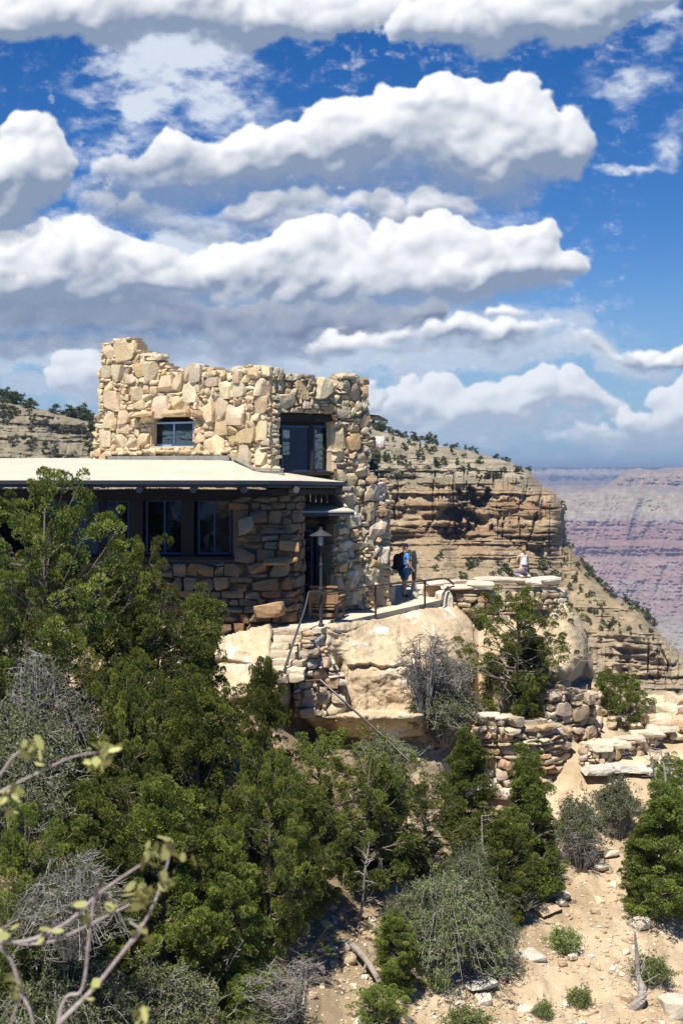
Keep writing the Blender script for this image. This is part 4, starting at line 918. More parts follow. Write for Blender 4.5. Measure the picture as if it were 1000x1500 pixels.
stone_thing('retaining_wall', [(584, 38.3), (600, 38.1), (625, 38.2), (650, 38.9)], -9.0, -6.6, lambda x, y: (y > np.interp(x, [584, 600, 650], [1060, 1048, 1044])) & (y < np.interp(x, [584, 610, 640], [1085, 1110, 1180])), .09, 'course', 73,
    'short dry stone wall below the big outcrop, left of the dense juniper', 'retaining wall', hr=(1, 3), wr=(2, 5), n=4, rec=.12, prot=.07, rot=(.1, .1, .1))
stone_thing('retaining_wall', [(690, 39.6), (705, 39.3), (760, 39.3), (800, 39.6), (830, 40.4)], -9.9, -6.6, lambda x, y: (y > np.interp(x, [690, 700, 720, 745, 770, 800, 840], [1066, 1050, 1056, 1048, 1060, 1054, 1068])) & (y < np.interp(x, [690, 740, 800, 840], [1180, 1190, 1150, 1120])), .095, 'course', 74,
    'tall dry stacked stone wall under the ledge juniper', 'retaining wall', caps=[(712, 1047, 39.5, .42, .3, .08, .05), (738, 1050, 39.4, .3, .25, .06, 0), (712, 1158, 38.8, .45, .4, .16, .3), (735, 1162, 38.9, .3, .3, .1, 0)], hr=(1, 3), wr=(2, 6), n=5, rec=.12, prot=.12, rot=(.14, .14, .14), jit=.22, chips=7)
stone_thing('retaining_wall', [(800, 40.5), (822, 40.8), (860, 41.2), (868, 41.6)], -9.2, -6.3, lambda x, y: (y > np.interp(x, [800, 830, 868], [1012, 1008, 1014])) & (y < np.interp(x, [800, 868], [1100, 1110])), .11, 'rubble', 75,
    'broken rubble wall between the ledge juniper and the trail bend', 'retaining wall', sizes=[(6,4,6),(5,4,10),(5,3,20),(4,3,40),(4,2,60),(3,2,80)], n=5, rec=.12, prot=.12, rot=(.15, .15, .15))
stone_thing('trail_wall', [(848, 40.1), (862, 39.9), (900, 40.2), (935, 40.9), (965, 41.8), (1003, 42.8), (1060, 44)], -9.2, -6.9, lambda x, y: (y > np.interp(x, [848, 862, 910, 940, 962, 1000], [1092, 1094, 1088, 1080, 1072, 1062])) & (y < np.interp(x, [848, 880, 920, 960, 1000, 1060], [1125, 1125, 1116, 1104, 1090, 1075])), .1, 'rubble', 76,
    'curved low stone wall with sunlit coping along the trail', 'trail wall', sizes=[(4,3,14),(3,4,20),(3,3,60),(2,3,60)], caps=[(872, 1093, 40.1, .5, .32, .13, -.1), (898, 1089, 40.4, .5, .3, .1, .05), (922, 1082, 40.8, .45, .3, .09, .2), (946, 1074, 41.3, .5, .3, .1, .3), (968, 1070, 41.9, .4, .3, .1, .3)], n=4, rec=.08, prot=.06, rot=(.1, .1, .1))
# rubble heap above the trail wall, right edge
rb = thing('rubble_pile', tuple(at(965, 1065, 42.5)), 'pile of rounded tan rubble stones above the trail at the right edge', 'rubble')
C, H = [], []; mb = MB()
for px, py, a, b in [(940,1036,.5,.2),(972,1040,.45,.2),(995,1036,.3,.2),(945,1052,.34,.18),(968,1058,.4,.22),(990,1058,.34,.2),(935,1046,.25,.16),(1005,1062,.4,.24),(955,1068,.26,.15),(980,1072,.3,.17),(930,1062,.26,.14),(1012,1046,.3,.24),(990,1078,.22,.13),(1000,1030,.4,.2),(925,1034,.3,.15),(956,1028,.34,.18),(985,1024,.3,.2)]:
    C.append(at(px, py, 43.2-(py-1030)*.022)); H.append((a, .35, b))
rocks(mb, C, H, rot_frames(len(C), rg, (.25, .25, .4), [fr_at(0)]*len(C)), ramp_pal([(.5,.4,.27),(.46,.34,.21),(.54,.45,.32)], len(C), rg), 91, .4, .2, 6, .06, 6); mb.build('rubble_stones', M_DRY, rb)
rb = thing('rubble_pile', tuple(at(880, 1020, 43.5)), 'broken ledge stones behind the small bright juniper', 'rubble')
C, H = [], []; mb = MB()
for px, py, a, b in [(862,1004,.4,.15),(880,1012,.45,.14),(870,1022,.3,.2),(850,1026,.34,.22),(888,1024,.4,.16),(845,1010,.3,.18),(852,1046,.22,.2),(872,1040,.3,.16),(892,1040,.36,.2),(905,1052,.3,.14),(866,1058,.3,.2),(895,1062,.24,.12),(835,1048,.3,.26),(815,1000,.4,.2),(820,1024,.35,.2)]:
    C.append(at(px, py, G(px, py)-.1)); H.append((a, .35, b))
rocks(mb, C, H, rot_frames(len(C), rg, (.2, .2, .4), [fr_at(0)]*len(C)), ramp_pal([(.46,.36,.24),(.42,.3,.18),(.5,.43,.32)], len(C), rg), 92, .3, .2, 6, .06, 6); mb.build('rubble_stones', M_DRY, rb)
# kerb slabs on the downhill side of the trail
for k, (px, py, d, a, b) in enumerate([(873, 1127, 39.4, .42, .1), (905, 1124, 39.6, .35, .09), (938, 1126, 39.6, .42, .11), (962, 1130, 39.5, .3, .1), (990, 1135, 39.5, .5, .12)]):
    boulder('kerb_slab', px, py, d, (a, .4, b), .08, (.47, .43, .36), 'flat grey slab edging the trail, %s' % ['leftmost of the row', 'second from the left', 'in the middle of the row behind the dead snag', 'short one beside a dark gap', 'at the right photo edge'][k], 'kerb stone', 140+k, rnd=.25, jit=.12, group='grey slabs edging the trail')
tp = MB(); q = [(868, 1121, 39.75), (905, 1113, 40.2), (945, 1103, 41.0), (1000, 1087, 42.2), (1080, 1070, 43.5), (1080, 1125, 39.9), (1000, 1130, 39.6), (940, 1126, 39.5), (880, 1129, 39.4)]
pts = [at(*p) for p in q]; zc = sum(p[2] for p in pts)/len(pts)
ctr = np.mean(pts, 0); tp.add([ctr]+pts, [(0, i+1, (i+1) % len(pts)+1) for i in range(len(pts))]); struct(tp.build('trail', M_TRAIL))
# lower strewn slabs in the slope
for k, (px, py, a, b, yaw, lb) in enumerate([(905,1170,.5,.2,.2,'grey slab half buried below the trail kerb'),(930,1185,.4,.14,.4,'tilted tan slab below the trail, left of the right juniper'),(975,1160,.3,.3,.1,'squared grey rock under the trail beside the dead snag'),(815,1310,.42,.13,.2,'pale rock highest on the bare slope right of the cone juniper'),(800,1330,.5,.12,.6,'long tilted slab resting on the bare slope'),(822,1322,.22,.13,.1,'brown rock touching the long tilted slab'),(770,1322,.2,.12,0,'small white rock at the shade edge on the slope'),(870,1335,.17,.1,0,'isolated white cobble in the middle of the bare slope'),(935,1352,.32,.16,.5,'pale angular rock beside the right juniper shade'),(775,1400,.45,.1,.3,'thin pale slab flat on the lower slope'),(822,1410,.17,.13,.2,'light cobble left of the twisted dead trunk'),(838,1402,.15,.1,.1,'rounded white stone above the light cobble'),(955,1435,.3,.2,.2,'tan rock right of the twisted dead trunk'),(920,1465,.24,.2,.3,'tan rock at the foot of the twisted dead trunk'),(765,1480,.3,.1,.2,'white slab near the bottom edge of the slope'),(708,1465,.25,.16,.1,'tan rock above the grass clump at the bottom'),(850,1480,.4,.16,.4,'brown layered rock near the bottom edge'),(985,1480,.55,.4,.15,'large squared tan block in the bottom right corner'),(700,1440,.5,.1,.5,'dark brown slab in the shade edge of the bushy thicket'),(512,1405,.22,.17,.3,'grey rounded rock beside the fallen log'),(893,1250,.3,.12,.3,'small ledge stone high in the gully'),(880,1270,.26,.1,.2,'flat stone in the gully under the trail shrubs'),(790,1285,.3,.3,.3,'upright tan rock beside the cone juniper'),(505,1385,.14,.12,.3,'white cobble above the grey rounded rock')]):
    g_ = Gd(px, py); boulder('rock', px, py, float(g_)-.05, (a*.72, a*.6, b*.72), yaw, [(.46,.42,.34),(.44,.33,.21),(.52,.45,.34)][k % 3], lb, 'rock', 200+k, n=6, jit=.25)
# scree
rg = np.random.RandomState(12); n = 11000
px = rg.uniform(430, 1060, n); py = rg.uniform(1130, 1620, n); bias = fbm(px/60, py/40, 0, 3, 3)
kp = (py > np.interp(px, [430, 700, 850, 1000], [1330, 1330, 1190, 1150])) & (rg.rand(n) < .55+1.0*bias)
px, py = px[kp], py[kp]; d = gdf(px, py); sz = np.exp(rg.normal(-3.75, .55, len(px))); sz = np.clip(sz, .012, .13)
sc_ = MB(); Cc = vat(px, py, d-.01); rocks(sc_, Cc, np.stack([sz*rg.uniform(.9, 1.5, len(sz)), sz, sz*rg.uniform(.4, .8, len(sz))], 1), rot_frames(len(sz), rg, (.4, .4, 3)), ramp_pal([(.50,.43,.31),(.46,.36,.23),(.42,.32,.2),(.56,.50,.40),(.4,.3,.19)], len(sz), rg), 13, .3, .3, 3, .05, 2, )
o = sc_.build('scree', M_DRY); o['kind'] = 'stuff'
# ================================================================== handrails, lamp, bench
M_RUST = M_METAL
hr_ = thing('handrail', tuple(at(550, 907, 40.8)), 'dark metal pipe handrail on two posts along the terrace edge', 'handrail')
rp = bez([at(471, 869, 38.35), at(550, 858, 40.8), at(622, 850.5, 43.35), at(648, 847.5, 44.4), at(657, 850, 44.6), at(664, 856, 44.7)], 6)
mb = MB(); tube(mb, rp, .035, 8); mb.build('top_rail', M_RUST, hr_)
mb = MB(); tube(mb, bez([at(471, 872.5, 38.4), at(550, 862, 40.85), at(622, 854, 43.4)], 6), .014, 6); mb.build('lower_rail', M_RUST, hr_)
for px, d, y0, y1 in ((550, 40.8, 858, 908), (622, 43.35, 851, 895)):
    mb = MB(); tube(mb, [at(px, y0-1, d), at(px, y1, d)], .032, 8); tube(mb, [at(px, y0-1.5, d), at(px, y0+2.5, d)], .045, 8); mb.build('post', M_RUST, hr_)
mb = MB(); tube(mb, bez([at(656, 859, 44.5), at(650, 868, 44.3), at(647, 882, 44.1), at(646, 887, 44.1)], 5), .03, 6); mb.build('bent_end', M_RUST, hr_)
s2 = thing('stair_rail', tuple(at(436, 1000, 36.6)), 'weathered pipe rail slanting down the stone steps in two flights', 'handrail')
mb = MB(); tube(mb, bez([at(470, 867.5, 38.3), at(456, 868, 38.1), at(452.5, 868, 38.05), at(451, 872, 38.0), at(446, 893, 37.7), at(435, 925, 37.1), at(415, 985, 36.2)], 6), .032, 8); mb.build('upper_rail', M_LAMP, s2)
mb = MB(); tube(mb, bez([at(427, 946, 36.8), at(434, 945.5, 36.8), at(436.5, 948, 36.8), at(436.5, 995, 36.7), at(436, 1003, 36.7)], 5), .026, 8); mb.build('post', M_RUST, s2)
mb = MB(); tube(mb, [at(432, 999, 36.5), at(450, 997.5, 36.4), at(469, 996, 36.3), at(500, 1024, 35.9), at(560, 1078, 35.3), at(604, 1120, 34.8)], .03, 8); tube(mb, [at(430, 1000, 36.52), at(440, 999, 36.46)], .06, 8); mb.build('lower_rail', M_METAL, s2)
mb = MB(); tube(mb, [at(467, 995, 36.35), at(466, 1036, 36.3)], .03, 8); mb.build('post', M_RUST, s2)
# lamp
lp = at(470, 919, 38.4); lamp = thing('lamp_post', tuple(lp), 'grey metal lamp post with a wide conical shade beside the bench', 'lamp post')
def lz(py): return (690-py)/2000*38.4
x, y = lp[0], lp[1]
mb = MB(); lathe(mb, (x, y, 0), [(.075, lz(919)), (.075, lz(914)), (.05, lz(912)), (.05, lz(865)), (.06, lz(864)), (.06, lz(861)), (.042, lz(860)), (.038, lz(830)), (.05, lz(829)), (.05, lz(826)), (.034, lz(825)), (.034, lz(800))], 12); mb.build('pole', M_LAMP, lamp)
mb = MB()
for a in range(4): an = a*math.pi/2+.6; tube(mb, bez([(x, y, lz(801)), (x+.09*math.cos(an), y+.09*math.sin(an), lz(800)), (x+.12*math.cos(an), y+.12*math.sin(an), lz(795)), (x+.12*math.cos(an), y+.12*math.sin(an), lz(785))], 4), .014, 5)
mb.build('lamp_cage', M_LAMP, lamp)
mb = MB(); lathe(mb, (x, y, 0), [(.05, lz(799)), (.085, lz(796)), (.075, lz(786))], 12); mb.build('lamp_glass', surf('frosted_glass', (.5, .5, .46), .3, (3, .1), (10, .05), None), lamp)
mb = MB(); lathe(mb, (x, y, 0), [(.325, lz(785.2)), (.33, lz(784.4)), (.12, lz(778.6)), (.08, lz(777.2)), (.05, lz(776)), (.05, lz(774)), (.015, lz(772.5))], 24); mb.build('lamp_shade', M_LAMP, lamp)
# bench: broad plank back turned to the camera, slatted side to the right
bo = at(484, 908, 39.75); bz = floorz(39.75); bench = thing('wooden_bench', (bo[0], bo[1], bz), 'brown slatted wooden armchair bench beside the lamp post', 'bench')
ca = math.radians(-14)
def bl(u, v, z): return np.array([bo[0]+u*math.cos(ca)-v*math.sin(ca), bo[1]+u*math.sin(ca)+v*math.cos(ca), bz+z])
def bb(name, u0, v0, z0, u1, v1, z1, w_, h_): mb = MB(); beam(mb, bl(u0, v0, z0), bl(u1, v1, z1), w_, h_, .008); mb.build(name, M_BENCH, bench)
for u, v, h in ((.18, 0, .86), (.18, .78, .62), (-.62, 0, .86), (-.62, .78, .62)):
    bb('leg', u, v, 0, u, v, h, .09, .09)
bb('slat', -.62, -.02, .14, .14, -.02, .14, .03, .1); bb('slat', -.57, -.01, .32, .13, -.01, .32, .03, .05); bb('slat', -.57, -.01, .41, .13, -.01, .41, .03, .05)
mb = MB()
for k in range(5): bbox(mb, bl(-.22, .0, .51+.085*k), (.352, .016, .041), ca, .005)
mb.build('backrest', M_BENCH, bench)
bb('back_rail', -.62, 0, .96, .22, 0, .96, .1, .06)
for z in (.12, .42, .56): bb('side_rail', .18, .05, z, .18, .74, z, .035, .09 if z < .5 else .06)
bb('armrest', .18, -.04, .66, .18, .86, .66, .12, .04); bb('armrest', -.62, -.04, .66, -.62, .86, .66, .12, .04)
mb = MB()
for k in range(6): bbox(mb, bl(-.22, .12+.12*k, .46), (.39, .052, .014), ca, .005)
mb.build('seat', M_BENCH, bench)
# pedestal beside the man
pd = at(606, 876, 45.4); ped = thing('pedestal', (pd[0], pd[1], floorz(45.4)), 'pale grey flared pedestal with a dark upright column beside the man in blue', 'pedestal')
mb = MB(); lathe(mb, (pd[0], pd[1], floorz(45.4)), [(.16, 0), (.16, .05), (.12, .2), (.09, .38), (.06, .46), (.05, .5)], 16); mb.build('base', M_CONC, ped)
mb = MB(); lathe(mb, (pd[0], pd[1], floorz(45.4)), [(.05, .5), (.075, .6), (.085, 1.0), (.085, 1.35), (.06, 1.5), (.03, 1.54)], 14); mb.build('column', M_FASC, ped)
# ================================================================== people
def skin(name, pts, edges, mat, parent, sub=2, col=(.5, .5, .5)):
    me = bpy.data.meshes.new(name); me.from_pydata([p[:3] for p in pts], edges, []); me.update(); me.materials.append(mat)
    o = bpy.data.objects.new(name, me); COL.objects.link(o); m = o.modifiers.new('Skin', 'SKIN'); m.use_smooth_shade = True
    if not me.skin_vertices: 
        bpy.context.view_layer.objects.active = o; bpy.ops.mesh.customdata_skin_add()
    for v, p in zip(me.skin_vertices[0].data, pts):
        r = p[3]; v.radius = (r, r) if not isinstance(r, tuple) else r
    me.skin_vertices[0].data[0].use_root = True
    s_ = o.modifiers.new('Sub', 'SUBSURF'); s_.levels = sub; s_.render_levels = sub
    if parent is not None:
        w_ = Vector((0, 0, 0)); q_ = parent
        while q_ is not None: w_ += Vector(q_.location); q_ = q_.parent
        o.parent = parent; o.location = -w_
    return o
def plain(name, col, rough=.8, bump=None): return surf(name, col, rough, (12, .12), (60, .08), bump or (.3, .006, 60))
M_SKIN = plain('skin', (.46, .27, .17), .55, (.1, .002, 60)); M_SKIN2 = plain('fair_skin', (.56, .37, .25), .55, (.1, .002, 60))
M_BSH = plain('blue_shirt', (.06, .24, .66)); M_BST = plain('blue_shorts', (.03, .12, .26)); M_CAP = plain('grey_cap', (.24, .24, .32)); M_BLK = plain('black_cloth', (.012, .012, .016)); M_HAIR = plain('brown_hair', (.10, .06, .03)); M_HAIR2 = plain('blond_hair', (.34, .22, .11))
M_WHT = plain('white_top', (.66, .68, .76)); M_LAV = plain('grey_lilac_trousers', (.26, .23, .28)); M_SHOE = plain('pale_shoe', (.5, .48, .45)); M_GRY = plain('dark_grey_cloth', (.07, .065, .06))
def person(name, base, yaw, label, joints, edges, smat):
    """joints in a body frame: x right of the figure, y forward, z up"""
    c, s = math.cos(yaw), math.sin(yaw)
    def T(p): x, y, z = p[:3]; return (base[0]+x*c-y*s, base[1]+x*s+y*c, base[2]+z)
    t = thing(name, base, label, 'person'); ks = list(joints)
    pts = [(*T(joints[k]), joints[k][3]) for k in ks]; ed = [(ks.index(a), ks.index(b)) for a, b in edges]
    skin('body', pts, ed, smat, t); return t, T
def hand(J, E, pre, wr, el, curl=(0, 0, -1)):
    """palm, four unequal fingers and a side thumb, in the body frame"""
    w_, e = Vector(J[wr][:3]), Vector(J[el][:3]); f = (w_-e).normalized(); cu = Vector(curl); sd = f.cross(cu).normalized(); cu = sd.cross(f).normalized()
    J[pre+'palm'] = (*(w_+f*.06), .026); E.append((wr, pre+'palm'))
    for i, (o_, l_) in enumerate(((-.028, .07), (-.010, .08), (.010, .075), (.027, .058))):
        k = w_+f*.092+sd*o_; m = k+f*l_*.45+cu*l_*.1; e_ = m+f*l_*.3+cu*l_*.35
        for n_, q, r in (('a', k, .0095), ('b', m, .0085), ('c', e_, .0072)): J[pre+str(i)+n_] = (*q, r)
        E += [(pre+'palm', pre+str(i)+'a'), (pre+str(i)+'a', pre+str(i)+'b'), (pre+str(i)+'b', pre+str(i)+'c')]
    k = w_+f*.045-sd*.04+cu*.01; m = k+f*.03-sd*.012+cu*.015
    J[pre+'t1'] = (*k, .011); J[pre+'t2'] = (*m, .008); E += [(pre+'palm', pre+'t1'), (pre+'t1', pre+'t2')]
# man in blue, three-quarter back view, turned to the right
J = dict(pel=(0, 0, .95, .15), wst=(0, .0, 1.10, .135), chs=(0, .01, 1.32, .155), nb=(0, 0, 1.47, .075), nk=(0, .02, 1.54, .058), hd=(0, .03, 1.63, .085), ht=(0, .03, 1.72, .082),
    lsh=(-.19, .0, 1.42, .06), lel=(-.25, .10, 1.17, .042), lwr=(-.16, .33, 1.20, .028), rsh=(.19, 0, 1.42, .06), rel=(.25, -.01, 1.13, .043), rwr=(.24, .16, .96, .028),
    lhp=(-.095, 0, .89, .095), lkn=(-.11, .04, .49, .058), lan=(-.12, -.01, .09, .04), lto=(-.13, .15, .04, .035), rhp=(.095, 0, .89, .095), rkn=(.12, -.02, .49, .058), ran=(.13, -.08, .09, .04), rto=(.15, .08, .04, .035),
    no=(0, .125, 1.645, .014), jw=(0, .085, 1.585, .035))
E = [('pel', 'wst'), ('wst', 'chs'), ('chs', 'nb'), ('nb', 'nk'), ('nk', 'hd'), ('hd', 'ht'), ('chs', 'lsh'), ('lsh', 'lel'), ('lel', 'lwr'), ('chs', 'rsh'), ('rsh', 'rel'), ('rel', 'rwr'), ('pel', 'lhp'), ('lhp', 'lkn'), ('lkn', 'lan'), ('lan', 'lto'), ('pel', 'rhp'), ('rhp', 'rkn'), ('rkn', 'ran'), ('ran', 'rto'), ('hd', 'no'), ('hd', 'jw')]
hand(J, E, 'L', 'lwr', 'lel', (1, 0, -.2)); hand(J, E, 'R', 'rwr', 'rel', (-1, 0, -.2))
mp = at(592, 876, 45.1); mb_ = (mp[0], mp[1], floorz(45.1)); yaw = R(-62)
man, T = person('person', mb_, yaw, 'standing man in bright blue shirt, grey cap and black backpack behind the handrail', J, E, M_SKIN)
def sub(nm, ks, ed, mat, par, grow=.012, rad={}, extra={}):
    JJ = dict(J); JJ.update(extra)
    pts = [(*T(JJ[k]), rad.get(k, JJ[k][3]+grow)) for k in ks]; return skin(nm, pts, [(ks.index(a), ks.index(b)) for a, b in ed], mat, par)
X = dict(lsl=(-.235, .07, 1.24, .05), rsl=(.235, 0, 1.24, .05))
sub('shirt', ['wst', 'pel', 'chs', 'nb', 'lsh', 'lsl', 'rsh', 'rsl'], [('wst', 'pel'), ('wst', 'chs'), ('chs', 'nb'), ('chs', 'lsh'), ('lsh', 'lsl'), ('chs', 'rsh'), ('rsh', 'rsl')], M_BSH, man, .018, dict(nb=.07, lsl=.062, rsl=.062), X)
X = dict(lk2=(-.105, .03, .56, .09), rk2=(.11, -.01, .56, .09)); sub('shorts', ['pel', 'lhp', 'lk2', 'rhp', 'rk2'], [('pel', 'lhp'), ('lhp', 'lk2'), ('pel', 'rhp'), ('rhp', 'rk2')], M_BST, man, .022, dict(lk2=.098, rk2=.098), X)
for s_ in 'lr': sub('shoe', [s_+'an', s_+'to'], [(s_+'an', s_+'to')], M_BLK, man, .014)
X = dict(c1=(0, .02, 1.70, .1), c2=(0, .02, 1.76, .08), c3=(0, .15, 1.70, (.03)), c4=(0, .19, 1.695, .022)); cap = sub('cap', ['c1', 'c2', 'c3', 'c4'], [('c1', 'c2'), ('c1', 'c3'), ('c3', 'c4')], M_CAP, man, .0, {}, X)
X = dict(h1=(0, -.02, 1.64, .088), h2=(0, -.03, 1.68, .09)); sub('hair', ['h1', 'h2'], [('h1', 'h2')], M_HAIR, man, .0, {}, X)
X = dict(k1=(0, -.24, 1.0, .12), k2=(0, -.27, 1.15, .155), k3=(0, -.25, 1.35, .13), k4=(0, -.2, 1.45, .08)); sub('backpack', ['k2', 'k1', 'k3', 'k4'], [('k2', 'k1'), ('k2', 'k3'), ('k3', 'k4')], M_BLK, man, .02, {}, X)
for s_ in (-1, 1):
    X = dict(a=(s_*.12, -.15, 1.42, .022), b=(s_*.12, .02, 1.50, .022), c=(s_*.13, .16, 1.36, .022), d_=(s_*.14, .12, 1.14, .02), e=(s_*.13, -.14, 1.05, .02)); sub('backpack_strap', ['a', 'b', 'c', 'd_', 'e'], [('a', 'b'), ('b', 'c'), ('c', 'd_'), ('d_', 'e')], M_BLK, man, 0, {}, X)
for s_ in (-1, 1):
    mb = MB(); q = T((s_*.032, .108, 1.655, 0)); lathe(mb, (q[0], q[1], q[2]-.008), [(.002, 0), (.009, .004), (.009, .012), (.002, .016)], 8); mb.build('eye', M_BLK, man)
    mb = MB(); q = T((s_*.088, .01, 1.64, 0)); lathe(mb, (q[0], q[1], q[2]-.03), [(.004, 0), (.014, .015), (.018, .045), (.006, .06)], 8); mb.build('ear', M_SKIN, man)
mb = MB(); q = T((-.12, .44, 1.22, 0)); bbox(mb, q, (.012, .04, .075), yaw, .006); ph = mb.build('phone', M_BLK); tag(ph, 'small dark phone held up by the man in blue', 'phone'); recenter(ph, q)
# kneeling woman on the parapet, seen from behind, turned left
J = dict(pel=(0, 0, .30, .14), wst=(0, .02, .44, .115), chs=(0, .05, .64, .125), nb=(0, .05, .78, .062), nk=(0, .07, .85, .048), hd=(0, .09, .94, .078), ht=(0, .09, 1.02, .074),
    lsh=(-.155, .05, .75, .045), lel=(-.21, .16, .53, .034), lwr=(-.24, .38, .50, .024), rsh=(.155, .05, .75, .045), rel=(.22, .08, .51, .034), rwr=(.16, .27, .44, .024),
    lhp=(-.09, .03, .25, .10), lkn=(-.13, .38, .12, .062), lan=(-.14, -.02, .06, .038), lto=(-.14, -.16, .04, .03), rhp=(.09, .03, .25, .10), rkn=(.14, .38, .12, .062), ran=(.14, -.02, .06, .038), rto=(.14, -.16, .04, .03), no=(0, .175, .945, .012), jw=(0, .14, .895, .03))
E = [('pel', 'wst'), ('wst', 'chs'), ('chs', 'nb'), ('nb', 'nk'), ('nk', 'hd'), ('hd', 'ht'), ('chs', 'lsh'), ('lsh', 'lel'), ('lel', 'lwr'), ('chs', 'rsh'), ('rsh', 'rel'), ('rel', 'rwr'), ('pel', 'lhp'), ('lhp', 'lkn'), ('lkn', 'lan'), ('lan', 'lto'), ('pel', 'rhp'), ('rhp', 'rkn'), ('rkn', 'ran'), ('ran', 'rto'), ('hd', 'no'), ('hd', 'jw')]
hand(J, E, 'L', 'lwr', 'lel', (1, 0, -.2)); hand(J, E, 'R', 'rwr', 'rel', (-1, 0, -.2))
wp = at(767, 846, 45.9); wb = (wp[0], wp[1], wp[2]); wy = R(28)
wom, T = person('person', wb, wy, 'woman in white tank top and grey trousers kneeling on the parapet, back to the camera', J, E, M_SKIN2)
sub('tank_top', ['wst', 'pel', 'chs', 'nb'], [('wst', 'pel'), ('wst', 'chs'), ('chs', 'nb')], M_WHT, wom, .012, dict(pel=.12, nb=.05), dict(nb=(0, .03, .74, .05)))
for s_ in (-1, 1):
    X = dict(a=(s_*.08, -.04, .70, .02), b=(s_*.09, .04, .805, .02), c=(s_*.08, .14, .70, .02)); sub('shoulder_strap', ['a', 'b', 'c'], [('a', 'b'), ('b', 'c')], M_WHT, wom, 0, {}, X)
sub('trousers', ['pel', 'wst', 'lhp', 'lkn', 'lan', 'rhp', 'rkn', 'ran'], [('pel', 'wst'), ('pel', 'lhp'), ('lhp', 'lkn'), ('lkn', 'lan'), ('pel', 'rhp'), ('rhp', 'rkn'), ('rkn', 'ran')], M_LAV, wom, .018, dict(lan=.055, ran=.055, wst=.12), dict(wst=(0, .01, .37, .12)))
for s_ in 'lr': sub('shoe', [s_+'an', s_+'to'], [(s_+'an', s_+'to')], M_SHOE, wom, .01)
X = dict(a=(0, .04, .97, .086), b=(0, .06, 1.02, .08), c=(0, -.01, .90, .05), d_=(0, -.02, .84, .03)); sub('hair', ['a', 'b', 'c', 'd_'], [('a', 'b'), ('a', 'c'), ('c', 'd_')], M_HAIR2, wom, .0, {}, X)
X = dict(a=(-.13, -.04, .42, .035), b=(.0, -.12, .40, .04), c=(.14, -.03, .38, .04), d_=(.17, -.02, .25, .045), e=(.15, -.06, .14, .04)); sub('tied_jacket', ['b', 'a', 'c', 'd_', 'e'], [('b', 'a'), ('b', 'c'), ('c', 'd_'), ('d_', 'e')], M_GRY, wom, 0, {}, X)
for s_ in (-1, 1):
    mb = MB(); q = T((s_*.03, .160, .955, 0)); lathe(mb, (q[0], q[1], q[2]-.008), [(.002, 0), (.008, .004), (.008, .012), (.002, .016)], 8); mb.build('eye', M_BLK, wom)
q = T((-.25, .48, .52, 0)); mb = MB(); bbox(mb, q, (.01, .035, .07), wy, .006); ph = mb.build('phone', M_BLK); tag(ph, 'small dark phone in the kneeling woman’s left hand', 'phone'); recenter(ph, q)
# ================================================================== vegetation
def unit(v): return v/(np.linalg.norm(v, axis=-1, keepdims=True)+1e-9)
def leaves(mb, C, rad, n, L, W, rg, pal, up=.45, flat=.8, jit=.22, shell=.72):
    """needle sprays: n small blades about each clump centre"""
    C = np.asarray(C, float); K = len(C)
    if K == 0: return
    rad = np.broadcast_to(rad, (K,)); d = unit(rg.normal(size=(K, n, 3))); fl_ = (rg.rand(K, n) < .55) & (d[..., 2] < 0); d[..., 2] = np.where(fl_, -d[..., 2], d[..., 2]); rr = rg.uniform(shell, 1, (K, n, 1))
    p = C[:, None]+d*rr*rad[:, None, None]*np.array([1, 1, flat])
    dirn = unit(d*1.0+np.array([0, 0, up])+rg.normal(size=(K, n, 3))*.45); s = unit(np.cross(dirn, rg.normal(size=(K, n, 3))))
    l = L*rg.uniform(.6, 1.25, (K, n, 1)); w = W*rg.uniform(.7, 1.3, (K, n, 1))
    a, b, c, e = p-dirn*l*.45, p+s*w, p+dirn*l*.55, p-s*w
    V = np.stack([a, b, c, e], 2).reshape(-1, 3); F = np.arange(K*n*4).reshape(-1, 4)
    pal = np.array(pal); col = pal[rg.randint(0, len(pal), K)]*(1+rg.uniform(-jit, jit, (K, 1)))
    col = np.repeat((col[:, None]*(1+rg.uniform(-.18, .18, (K, n, 1)))), 4, 1).reshape(-1, 3)
    mb.add(V, F, np.clip(col, 0, 1))
def root(name, label, cat, group=None):
    o = bpy.data.objects.new(name, None); COL.objects.link(o); o.empty_display_size = .2; return tag(o, label, cat, group)
PJ = [(.10,.128,.022),(.145,.168,.028),(.075,.098,.02),(.18,.195,.034),(.10,.118,.028)]
PD = [(.05,.08,.02),(.06,.095,.024),(.045,.07,.02),(.07,.10,.028)]
GREY = [(.26,.24,.21),(.21,.19,.165),(.30,.28,.25)]
BRK = (.19,.15,.115)
